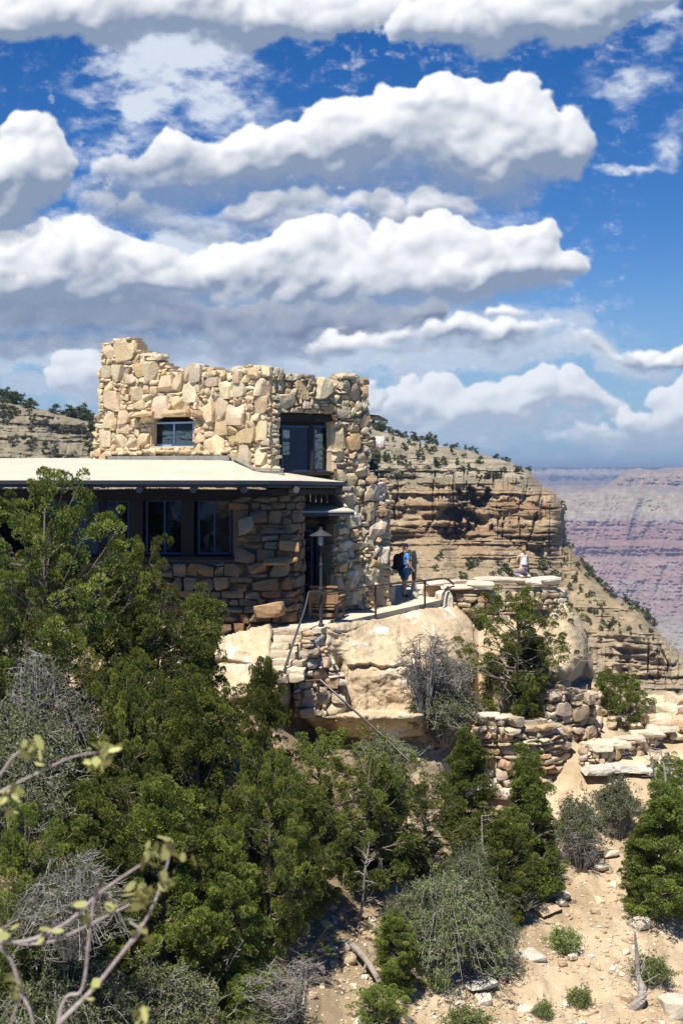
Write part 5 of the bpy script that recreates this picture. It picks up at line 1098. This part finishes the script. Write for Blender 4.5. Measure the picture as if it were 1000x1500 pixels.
def conifer(seed, H, W, prof, nl, cr, ln, L, Wd, pal, h0=.08, up=.5, sub=(3, 5), lean=.06, deadw=6, name='pinyon', lobes=.45, zsq=.72, trunk_r=.11, lift=.35, keep=1.0):
    rg = np.random.RandomState(seed); tw, lf = MB(), MB(); t0 = bpy.data.objects.new(name, None); COL.objects.link(t0)
    ks = np.linspace(0, 1, 9); lx = np.cumsum(rg.normal(0, lean, 9))*H*.16; ly = np.cumsum(rg.normal(0, lean, 9))*H*.16; lx -= lx[0]; ly -= ly[0]
    tr = np.stack([lx, ly, ks*H*.93], 1); tube(tw, tr, trunk_r*(1-ks*.88), 7, BRK)
    def tp(t): return np.array([np.interp(t, ks, tr[:, 0]), np.interp(t, ks, tr[:, 1]), t*H*.93])
    CC, CR = [], []
    for i in range(nl):
        t = h0+(1-h0)*((i+rg.uniform(.1, .9))/nl); az = i*2.39996+rg.uniform(-.5, .5)
        q = 1+lobes*float(vn(math.cos(az)*1.3+seed, math.sin(az)*1.3, t*3.3, seed))*1.6
        ext = W/2*prof(t)*q*rg.uniform(.78, 1.05)
        if ext < .12: ext = .12
        s = tp(max(.02, t-.12-.12*rg.rand())); e = tp(min(t, 1))+np.array([math.cos(az)*ext, math.sin(az)*ext, 0]); e[2] = t*H+rg.uniform(-.05, .05)*H*.6
        mid = (s+e)/2+np.array([0, 0, -lift*ext*.3])+rg.normal(0, .06, 3)*ext
        cv = bez([s, mid, e], 4); r0 = trunk_r*.42*(1-t*.6); tube(tw, cv, np.linspace(r0, r0*.2, len(cv)), 5, BRK)
        n2 = rg.randint(sub[0], sub[1]+1)
        for k in range(n2):
            f = rg.uniform(.32, 1.0); b = cv[int(f*(len(cv)-1))]; a2 = az+rg.uniform(-1.4, 1.4); l2 = ext*rg.uniform(.22, .5)*(1.15-f*.4)+.12
            e2 = b+np.array([math.cos(a2)*l2, math.sin(a2)*l2, rg.uniform(-.15, .6)*l2]); m2 = (b+e2)/2+rg.normal(0, .04, 3)
            tube(tw, [b, m2, e2], [r0*.35+.004, r0*.22+.003, .004], 4, BRK)
            if rg.rand() > keep: continue
            for g_ in ((1.0, .55) if rg.rand() < .8 else (1.0,)):
                CC.append(b+(e2-b)*g_+rg.normal(0, cr*.25, 3)); CR.append(cr*rg.uniform(.65, 1.25))
            if rg.rand() < .6: CC.append(e2+rg.normal(0, cr*.9, 3)*[1, 1, .6]); CR.append(cr*rg.uniform(.5, .9))
        CC.append(e); CR.append(cr*rg.uniform(.7, 1.2))
    for k in range(deadw):
        t = rg.uniform(.1, .75); az = rg.uniform(0, 6.3); ext = W/2*prof(t)*rg.uniform(.8, 1.08); s = tp(t*.8); e = s+np.array([math.cos(az)*ext, math.sin(az)*ext, rg.uniform(-.1, .5)*ext])
        cv = bez([s, (s+e)/2+rg.normal(0, .12, 3), e], 4); tube(tw, cv, np.linspace(.022, .006, len(cv)), 4, GREY[k % 3])
        for j in range(4):
            b = cv[rg.randint(4, len(cv))]; tube(tw, [b, b+rg.normal(0, .14, 3), b+rg.normal(0, .26, 3)], [.009, .007, .003], 3, GREY[j % 3])
    leaves(lf, CC, CR, ln, L, Wd, rg, pal, up, zsq)
    a = tw.build('trunk', M_BARK, t0); b = lf.build('crown', M_LEAF, t0); t0['H'] = H; t0['W'] = W
    return t0
pf_round = lambda t: math.sqrt(max(0, 1-((t-.42)/.62)**2)) if t > .42 else .55+.45*math.sin(min(1, t/.42)*math.pi/2)
pf_cone = lambda t: (1-t)**.75*1.15 if t > .22 else .65+.4*t/.22
pf_col = lambda t: math.sqrt(max(0, 1-((t-.40)/.64)**2))
pf_up = lambda t: (1-t)**.55 if t > .15 else .7
pf_top = lambda t: math.sqrt(max(0, 1-((t-.6)/.42)**2)) if t > .6 else .3+.7*(t/.6)
PROTO = dict(
 pinA=conifer(11, 6.2, 4.4, pf_round, 84, .22, 210, .06, .0125, PJ, lobes=.55, up=.6),
 pinB=conifer(12, 5.4, 3.6, pf_round, 70, .21, 210, .06, .0125, PJ, lobes=.6, up=.6),
 junA=conifer(21, 5.0, 4.6, pf_round, 80, .215, 210, .055, .0125, PJ, lobes=.6, up=.35, sub=(4, 6)),
 junC=conifer(27, 5.0, 3.1, lambda t: (1-t)**.6*1.05 if t > .3 else .6+.3*t/.3, 78, .205, 210, .055, .0125, PJ, lobes=.75, up=.7, sub=(3, 5), deadw=10),
 junB=conifer(22, 4.2, 2.6, pf_up, 62, .18, 190, .052, .0115, PJ, lobes=.5, up=.7),
 cone=conifer(23, 3.6, 2.1, pf_cone, 62, .165, 180, .05, .011, [(.12,.152,.028),(.14,.168,.032),(.105,.134,.028)], lobes=.35, up=.9, sub=(3, 5), deadw=1),
 loose=conifer(24, 3.6, 3.2, pf_top, 50, .16, 150, .052, .011, PJ, lobes=.8, up=.4, deadw=16, keep=.8),
 small=conifer(25, 1.7, 1.7, pf_round, 28, .145, 170, .045, .0105, [(.135,.175,.036),(.155,.19,.042)], lobes=.5, up=.8, deadw=3, trunk_r=.05))
PR_used = set()
def deep_copy(o, parent=None):
    c = o.copy(); COL.objects.link(c); c.parent = parent
    for ch in list(o.children): deep_copy(ch, c)
    return c
def plant(proto, px, pyb, pyt, wpx, rot, name, label, cat, group, off=0.0, tilt=(0, 0)):
    p0 = PROTO[proto] if isinstance(proto, str) else proto
    if proto in PR_used: o = deep_copy(p0)
    else: o = p0; PR_used.add(proto)
    d = G(px, min(pyb, 2500))+off; o.location = at(px, pyb, d)-np.array([0, 0, .08])
    h = (pyb-pyt)/2000*d*.985; wd = wpx/2000*d
    o.scale = (wd/o['W']/1.08, wd/o['W']/1.08, h/o['H']/1.02); o.rotation_euler = (tilt[0], tilt[1], rot); o.name = name
    tag(o, label, cat, group); return o
GT = 'pinyons and junipers on the hillside'
TREES = [
 ('pinA', 78, 1150, 672, 262, 0.3, 'pinyon_pine', 'tallest bushy pinyon at the left edge, its top overlapping the white roof'),
 ('pinB', 190, 1110, 762, 120, 1.3, 'pinyon_pine', 'pinyon lobe in front of the dark windows, right of the tallest one'),
 ('pinA', 10, 1200, 850, 190, 2.2, 'pinyon_pine', 'dark pinyon low against the left photo edge'),
 ('pinB', 225, 1190, 855, 190, 3.1, 'pinyon_pine', 'bushy pinyon below the masonry wall, left of the leaning one'),
 ('junB', 298, 1130, 846, 110, 0.4, 'juniper_tree', 'ragged juniper leaning up in front of the lower stone wall'),
 ('junA', 190, 1290, 950, 165, 1.0, 'juniper_tree', 'broad shaded juniper under the bushy pinyons'),
 ('junC', 292, 1330, 975, 165, 2.6, 'juniper_tree', 'big dark green juniper in the middle of the left thicket'),
 ('junC', 388, 1270, 948, 110, 4.1, 'juniper_tree', 'juniper whose sprays reach up to the stone steps'),
 ('junA', 392, 1400, 1075, 165, 5.2, 'juniper_tree', 'dense juniper left of the shaded bare gully'),
 ('junC', 240, 1440, 1120, 190, 3.7, 'juniper_tree', 'wide juniper filling the lower left thicket'),
 ('junB', 335, 1470, 1200, 135, 1.2, 'juniper_tree', 'juniper low in the thicket beside the fallen branches'),
 ('junC', 130, 1430, 1130, 150, 2.2, 'juniper_tree', 'dark juniper behind the blurred near twigs'),
 ('junA', 40, 1490, 1160, 180, .2, 'juniper_tree', 'shaded juniper at the left edge under the grey brush'),
 ('loose', 470, 1250, 1055, 150, 1.9, 'juniper_tree', 'thin pale juniper below the foot of the stair rail'),
 ('loose', 530, 1300, 1085, 160, 3.9, 'juniper_tree', 'open juniper with grey twigs under the big outcrop'),
 ('junB', 560, 1290, 1110, 120, .9, 'juniper_tree', 'juniper between the outcrop and the dense round one'),
 ('loose', 620, 1290, 1125, 140, 5.0, 'juniper_tree', 'light green open juniper left of the dense round one'),
 ('cone', 680, 1240, 1062, 112, 2.3, 'juniper_tree', 'dense round-topped juniper in front of the dry stone wall'),
 ('cone', 776, 1315, 1088, 118, .7, 'juniper_tree', 'cone shaped bright juniper standing beside the bare slope'),
 ('junB', 735, 1345, 1180, 90, 3.0, 'juniper_tree', 'smaller juniper leaning on the cone shaped one'),
 ('cone', 975, 1335, 1140, 150, 1.4, 'juniper_tree', 'juniper at the right edge above the dark root hollow'),
 ('junB', 940, 1330, 1190, 80, 4.4, 'juniper_tree', 'slim juniper just left of the one at the right edge'),
 ('small', 985, 1180, 1100, 60, .4, 'juniper_tree', 'little juniper in front of the trail at the right edge'),
 ('loose', 752, 1060, 852, 165, 2.9, 'juniper_tree', 'windswept juniper on the ledge below the parapet wall'),
 ('junB', 775, 1060, 915, 95, 5.1, 'juniper_tree', 'denser right half of the growth on the ledge below the parapet'),
 ('small', 908, 1060, 976, 72, 1.1, 'juniper_tree', 'small bright juniper on the broken ledge stones'),
 ('junB', 578, 1450, 1325, 92, 1.8, 'juniper_tree', 'young juniper between the fallen log and the bushy thicket'),
 ('small', 555, 1500, 1435, 80, 2.7, 'juniper_tree', 'low juniper sprout at the bottom edge under the young juniper'),
 ('junB', 440, 1330, 1130, 130, 2.9, 'juniper_tree', 'shaded juniper above the bare gully patch'),
 ('small', 630, 1420, 1350, 60, 3.7, 'juniper_tree', 'small green clump at the left foot of the bushy thicket'),
 ('small', 372, 1510, 1410, 90, 4.7, 'juniper_tree', 'bright sprig of juniper at the bottom among dead branches'),
]
for a in TREES: plant(a[0], a[1], a[2], a[3], a[4], a[5], a[6], a[7], 'tree', GT)
# ---- grey half-dead brush
def brush(seed, H, W, stems, twigs, leafy, pal, droop=.5, col=GREY, spread=1.0, name='brush', r0=.014, tn=5):
    rg = np.random.RandomState(seed); tw, lf = MB(), MB(); t0 = bpy.data.objects.new(name, None); COL.objects.link(t0); CC = []
    for i in range(stems):
        az = rg.uniform(0, 6.283); rr = W/2*math.sqrt(rg.uniform(.05, 1))*spread; h = H*rg.uniform(.55, 1.0)*math.sqrt(max(.1, 1-(rr/(W/2))**2*.7))
        s = np.array([math.cos(az)*rr*.15, math.sin(az)*rr*.15, -.05]); top = np.array([math.cos(az)*rr*.6, math.sin(az)*rr*.6, h]); e = np.array([math.cos(az)*rr, math.sin(az)*rr, h*(1-droop*rg.uniform(.2, 1))])
        cv = bez([s, s*.4+top*.6+rg.normal(0, .05, 3), top, e], 4); cv += rg.normal(0, .012, cv.shape); c_ = col[rg.randint(len(col))]
        tube(tw, cv, np.linspace(r0, r0*.25, len(cv)), 4, c_, cap=False)
        for k in range(twigs):
            b = cv[rg.randint(4, len(cv))]; q = rg.normal(0, 1, 3); q[2] = abs(q[2])*.5-.25*droop; q = q/np.linalg.norm(q)*rg.uniform(.12, .38)
            m_ = b+q*.5+rg.normal(0, .02, 3); tube(tw, [b, m_, b+q], [r0*.4, r0*.3, r0*.15], 3, c_, cap=False)
            for j in range(2): e2 = b+q*rg.uniform(.4, 1); tube(tw, [e2, e2+rg.normal(0, .06, 3)], [r0*.22, r0*.1], 3, c_, cap=False)
            if rg.rand() < leafy: CC.append(b+q); CC.append(m_)
    tw.build('branches', M_BARK, t0)
    if CC: leaves(lf, CC, .09, tn, .05, .014, rg, pal, .4, .9, shell=.1); lf.build('leaves', M_LEAF, t0)
    t0['H'] = H; t0['W'] = W; return t0
PO = [(.13,.14,.06),(.16,.17,.07),(.11,.13,.045)]
PROTO.update(brA=brush(31, 1.9, 2.6, 90, 12, .35, PO, .8, tn=7), brB=brush(32, 1.6, 2.0, 80, 12, .8, PO, .35, tn=12), brC=brush(33, 2.2, 1.8, 34, 12, .12, PO, .05, col=[(.22,.2,.18),(.17,.15,.13)], r0=.02, tn=6),
   brD=brush(34, 1.7, 3.2, 120, 10, .9, [(.12,.15,.05),(.15,.17,.07)], .9, tn=12), brE=brush(35, .6, .8, 60, 4, .9, [(.14,.18,.05),(.17,.2,.06)], .3, r0=.006, tn=12))
GS = 'dry brush on the hillside'
for a in [
 ('brA', 55, 1130, 935, 230, .2, 'brush', 'arching grey dead brush at the left edge below the pinyon', -3.2),
 ('brB', 30, 1180, 1010, 190, 1.4, 'brush', 'olive leafed brush under the arching grey brush', -3.4),
 ('brB', 20, 1250, 1080, 190, 1.7, 'brush', 'olive brush against the left edge beside the blurred twig', -3.2),
 ('brA', 110, 1390, 1235, 250, 2.2, 'brush', 'pale grey twiggy brush between the two blurred twigs', -3.4),
 ('brD', 90, 1540, 1370, 330, .4, 'brush', 'dry brush mass behind the lower blurred twigs'),
 ('brB', 240, 1540, 1390, 200, 3.4, 'brush', 'leafy brush at the bottom left of the dead branches'),
 ('brC', 430, 1510, 1390, 170, 1.1, 'brush', 'shaded dead branches left of the bare gully patch', -1.0),
 ('brB', 400, 1545, 1450, 150, 4.0, 'brush', 'green brush at the bottom edge beneath the dead branches'),
 ('brC', 622, 1045, 905, 110, .3, 'brush', 'tall bare leafless shrub in front of the big outcrop'),
 ('brC', 655, 1060, 930, 110, 2.3, 'brush', 'bare grey shrub between the outcrop and the ledge juniper'),
 ('brB', 648, 1085, 985, 140, 1.3, 'brush', 'dense olive grey brush at the right foot of the big outcrop'),
 ('brB', 560, 1145, 1062, 120, 2.6, 'brush', 'grey green brush below the outcrop where the rail ends'),
 ('brD', 650, 1420, 1262, 230, 1.0, 'brush', 'large drooping bushy thicket with pale arching stems'),
 ('brD', 690, 1330, 1220, 150, 2.9, 'brush', 'grey brush behind the bare snag left of the cone juniper'),
 ('brD', 720, 1420, 1310, 110, 4.9, 'brush', 'green fringe of brush at the edge of the bare slope'),
 ('brB', 845, 1262, 1150, 96, .8, 'brush', 'grey green brush at the head of the bare gully'),
 ('brC', 850, 1275, 1195, 80, 3.8, 'brush', 'thin leafless shrub in the gully right of the cone juniper'),
 ('brB', 903, 1222, 1125, 90, 4.8, 'brush', 'leafy green brush under the trail kerb'),
 ('brB', 838, 1080, 1035, 32, 1.9, 'brush', 'pale green tuft beside the broken rubble wall'),
 ('brC', 975, 1330, 1250, 90, .9, 'brush', 'dead branches in the shade under the right edge juniper'),
 ('brC', 285, 1130, 1060, 120, 5.5, 'brush', 'dead twigs showing inside the left thicket', -2.2),
 ('brD', 600, 1400, 1290, 130, 3.3, 'brush', 'low tangled brush joining the young juniper and the bushy thicket'),
 ('brB', 745, 1345, 1265, 80, 2.1, 'brush', 'leafy brush in the shade left of the bare slope, under the leaning juniper'),
 ('brC', 806, 1275, 1210, 70, 5.1, 'brush', 'wiry bare brush close beside the cone shaped juniper'),
 ('brE', 826, 1392, 1355, 46, .1, 'brush', 'small dry tuft beside the brown slope rock'),
 ('brE', 640, 1450, 1418, 34, 1.0, 'brush', 'small green tuft below the bushy thicket'),
 ('brE', 682, 1515, 1475, 74, 2.0, 'brush', 'rounded grey green tuft at the bottom edge'),
 ('brE', 848, 1482, 1442, 36, 3.0, 'brush', 'dry tuft left of the twisted dead trunk'),
 ('brE', 796, 1495, 1462, 28, 4.0, 'brush', 'green tuft near the bottom edge right of the white slab'),
 ('brE', 955, 1440, 1400, 60, 5.0, 'brush', 'green sprig growing at the twisted dead trunk'),
 ('brE', 478, 931, 916, 16, 5.0, 'brush', 'tiny green weed at the foot of the lamp post'),
]: plant(a[0], a[1], a[2], a[3], a[4], a[5], a[6], a[7], 'shrub', GS, a[8] if len(a) > 8 else 0.0)
for k, o in PROTO.items():
    if k not in PR_used:
        for c in list(o.children): bpy.data.objects.remove(c)
        bpy.data.objects.remove(o)
# ---- snags, log
def snag(px, py, segs, rads, label, seed, col=(.30, .27, .235), tw_=14, L_=.35):
    rg = np.random.RandomState(seed); d = G(px, py); t = thing('dead_snag', tuple(at(px, py, d)), label, 'dead tree'); P = bez([at(a, b, d+c) for a, b, c in segs], 6)
    mb = MB(); tube(mb, P, np.interp(np.linspace(0, 1, len(P)), np.linspace(0, 1, len(rads)), rads), 7, col); mb.build('trunk', M_BARK, t); mb = MB()
    for k in range(tw_):
        b = P[rg.randint(len(P)//4, len(P))]; az = rg.uniform(0, 6.3); e = b+np.array([math.cos(az), math.sin(az), rg.uniform(-.1, .7)])*L_*rg.uniform(.5, 1.1); m_ = (b+e)/2+rg.normal(0, .03, 3)
        tube(mb, [b, m_, e], [.013, .009, .004], 4, col)
        for j in range(2): q = m_+rg.normal(0, .11, 3); tube(mb, [m_, q], [.006, .003], 3, col)
    mb.build('branches', M_BARK, t); return t
snag(703, 1300, [(703, 1305, 0), (704, 1270, 0), (706, 1240, .1), (705, 1195, .1)], [.05, .04, .03, .015], 'upright bleached snag left of the cone juniper', 1, tw_=16, L_=.5)
snag(930, 1478, [(922, 1480, 0), (936, 1468, -.1), (940, 1450, 0), (934, 1430, .1), (932, 1400, .1), (929, 1365, 0)], [.11, .12, .09, .06, .045, .02], 'twisted grey dead trunk on the lower right slope', 2, tw_=12, L_=.6)
snag(978, 1240, [(985, 1245, 0), (972, 1200, -.2), (962, 1150, -.2), (952, 1110, -.2), (948, 1080, -.1)], [.05, .04, .03, .02, .01], 'tall leaning bare snag in front of the trail', 3, tw_=18, L_=.5)
snag(975, 1235, [(975, 1240, 0), (973, 1190, -.3), (974, 1140, -.3), (967, 1098, -.2)], [.06, .045, .03, .012], 'second bare snag rising close beside the leaning one', 4, tw_=16, L_=.4)
snag(534, 1345, [(528, 1345, 0), (532, 1310, -.1), (535, 1270, -.2), (541, 1235, -.2)], [.035, .03, .022, .01], 'thin bare stem standing in the dark centre of the thicket', 5, tw_=10, L_=.35)
lg = MB(); q0, q1 = at(516, 1384, G(516, 1384)-.25), at(556, 1440, G(556, 1440)-.35); m_ = (q0+q1)/2+[.03, 0, .05]
rgl = np.random.RandomState(2); P = bez([q0, m_, q1], 5); tube(lg, P, np.linspace(.085, .05, len(P))*rgl.uniform(.9, 1.1, len(P)), 9, (.26, .22, .18)); tube(lg, [m_, m_+[-.12, -.1, -.25]], [.04, .02], 6, (.26, .22, .18))
o = lg.build('fallen_log', M_BARK); tag(o, 'fallen grey log lying in the bare gully patch', 'log'); recenter(o, q0)
# ---- near twigs, out of focus
def twig(name, base, paths, label, leafs, seed):
    rg = np.random.RandomState(seed); t = thing(name, base, label, 'shrub'); mb = MB()
    for P, r in paths:
        P = bez([at(*p) for p in P], 6); tube(mb, P, np.linspace(r, r*.45, len(P)), 6, (.36, .31, .30))
    mb.build('stem', M_BARK, t); lf = MB()
    for (px, py, d, k) in leafs:
        for j in range(k):
            c = at(px+rg.normal(0, 9), py+rg.normal(0, 9), d+rg.normal(0, .02)); a = unit(rg.normal(size=3)); b = unit(np.cross(a, rg.normal(size=3))); l_, w_ = rg.uniform(.011, .021), rg.uniform(.006, .011)
            V = [c-a*l_, c-a*l_*.3+b*w_, c+a*l_*.5+b*w_*.9, c+a*l_, c+a*l_*.5-b*w_*.9, c-a*l_*.3-b*w_]; g_ = rg.uniform(.8, 1.2); lf.add(V, [(0, 1, 2, 3, 4, 5)], (.34*g_, .34*g_, .13*g_))
    lf.build('leaves', M_LEAF, t)
D = 3.0
twig('near_twig', (-1.1, 2.9, -1.75), [([(-230, 1850, D), (-120, 1450, D), (-40, 1180, D), (0, 1160, D), (60, 1130, D), (110, 1108, D), (160, 1100, D)], .0038), ([(-40, 1180, D), (0, 1135, D), (18, 1110, D), (30, 1100, D)], .0038), ([(0, 1160, D), (14, 1158, D), (20, 1165, D)], .003)],
    'upper blurred twig with yellow green leaves close to the camera', [(38, 1100, D, 7), (58, 1096, D, 6), (135, 1118, D, 10), (160, 1102, D, 9), (14, 1160, D, 7), (10, 1180, D, 5), (150, 1090, D, 4)], 1)
twig('near_twig', (-.9, 2.8, -1.75), [([(60, 1860, D), (85, 1500, D), (120, 1450, D), (130, 1380, D), (136, 1330, D), (143, 1295, D)], .0045), ([(-160, 1800, D), (-60, 1480, D), (-20, 1385, D), (40, 1383, D), (80, 1378, D), (140, 1350, D), (190, 1325, D)], .0045), ([(-20, 1380, D), (40, 1378, D), (100, 1350, D), (150, 1305, D), (220, 1258, D)], .0045),
    ([(85, 1500, D), (140, 1445, D), (180, 1395, D), (205, 1365, D), (190, 1350, D)], .005), ([(180, 1395, D), (215, 1345, D), (235, 1300, D), (252, 1240, D)], .004), ([(0, 1385, D), (18, 1410, D), (32, 1455, D), (50, 1510, D), (60, 1700, D)], .005), ([(32, 1455, D), (20, 1490, D), (10, 1530, D)], .0038)],
    'lower blurred forked twigs with yellow green leaves at the left bottom corner', [(225, 1250, D, 12), (250, 1245, D, 7), (265, 1238, D, 4), (200, 1320, D, 12), (215, 1308, D, 10), (245, 1302, D, 5), (120, 1345, D, 5), (150, 1310, D, 5), (8, 1370, D, 5), (65, 1372, D, 4), (32, 1445, D, 6), (140, 1450, D, 5), (205, 1490, D, 8), (170, 1330, D, 5), (210, 1370, D, 4)], 2)
# ---- shrubs on the cliff
def cliffbush(seed, name, wd=1.0, ht=.8, pal=PD):
    rg = np.random.RandomState(seed); mb = MB(); C = []; 
    for k in range(16): a = rg.uniform(0, 6.3); r = math.sqrt(rg.rand())*.42*wd; C.append((r*math.cos(a), r*math.sin(a), rg.uniform(.12, ht)*(1-.5*r)))
    tube(mb, [(0, 0, -.3), (.03, 0, .2), (0, .04, .5*ht)], [.05, .04, .02], 4, (.15, .12, .09))
    leaves(mb, C, .2, 34, .13, .035, rg, pal, .3, .8, shell=.2); return mb.build(name, M_LEAF)
cb = [cliffbush(1, 'cliff_shrub'), cliffbush(2, 'cliff_shrub', 1.2, .7, [(.10,.10,.06),(.08,.085,.045),(.13,.12,.08)]), cliffbush(3, 'cliff_shrub', .7, 1.1), cliffbush(4, 'cliff_shrub', 1.1, .9, [(.07,.085,.035),(.09,.10,.05)])]
rg = np.random.RandomState(9); first = set()
def cbush(px, py, wpx, k, label, grp):
    if k in first: o = cb[k].copy(); COL.objects.link(o)
    else: o = cb[k]; first.add(k)
    d = float(cliff_d(np.array([px]), np.array([py]))[0]); s = wpx/2000*d
    o.location = at(px, py, d-.25*s); o.scale = (s, s, s*rg.uniform(.75, 1.15)); o.rotation_euler = (0, 0, rg.uniform(0, 6.28)); tag(o, label, 'shrub', grp)
SX = [p[0] for p in CSIL[:-2]]; SY = [p[1] for p in CSIL[:-2]]
def sil(px): return float(np.interp(px, SX, SY))
cnt = 0
for k in range(28): px = rg.uniform(-5, 142); cbush(px, sil(px)+rg.uniform(2, 7), rg.uniform(13, 24), rg.randint(4), 'dark junipers along the mesa rim left of the tower', 'rim junipers left of the tower')
for k in range(28): px = rg.uniform(0, 140); cbush(px, sil(px)+rg.uniform(10, 75), rg.uniform(9, 20), rg.randint(4), 'small shrubs dotted on the ledges left of the tower', 'ledge shrubs left of the tower')
for k in range(38):
    px = 545+250*rg.rand()**1.5; cbush(px, sil(px)+rg.uniform(1.5, 4), rg.uniform(6, 14)*(1.25 if px < 640 else .8), rg.randint(4), 'small dark junipers along the skyline of the near cliff', 'skyline junipers of the near cliff')
k = 0
while k < 58:
    px, py = rg.uniform(545, 790), rg.uniform(630, 702)
    if py < sil(px)+6 or vn(px/30, py/14, 0, 5)+.25 < rg.uniform(-.4, .6): continue
    cbush(px, py, rg.uniform(6, 13), rg.randint(4), 'shrubs scattered on the upper ledges of the near cliff', 'upper ledge shrubs of the near cliff'); k += 1
k = 0
while k < 26:
    px, py = rg.uniform(556, 815), rg.uniform(812, 850)
    cbush(px, py, rg.uniform(9, 17), rg.randint(4), 'shrubs on the slope at the foot of the near cliff', 'shrubs at the foot of the near cliff'); k += 1
k = 0
while k < 34:
    px = rg.uniform(822, 960); cbush(px, sil(px)+rg.uniform(2, 8), rg.uniform(9, 15), rg.randint(4), 'shrubs along the descending right edge of the near cliff', 'shrubs on the descending ridge'); k += 1
k = 0
while k < 80:
    px, py = rg.uniform(800, 985), rg.uniform(810, 940)
    if py < sil(px)+8: continue
    cbush(px, py, rg.uniform(4.5, 11), rg.randint(4), 'shrubs dotted over the talus below the near cliff', 'talus shrubs right of the parapet'); k += 1
for k in range(8): cbush(rg.uniform(545, 580), rg.uniform(700, 800), rg.uniform(6, 10), rg.randint(4), 'shrubs on the cliff face beside the tower pier', 'cliff face shrubs beside the tower')
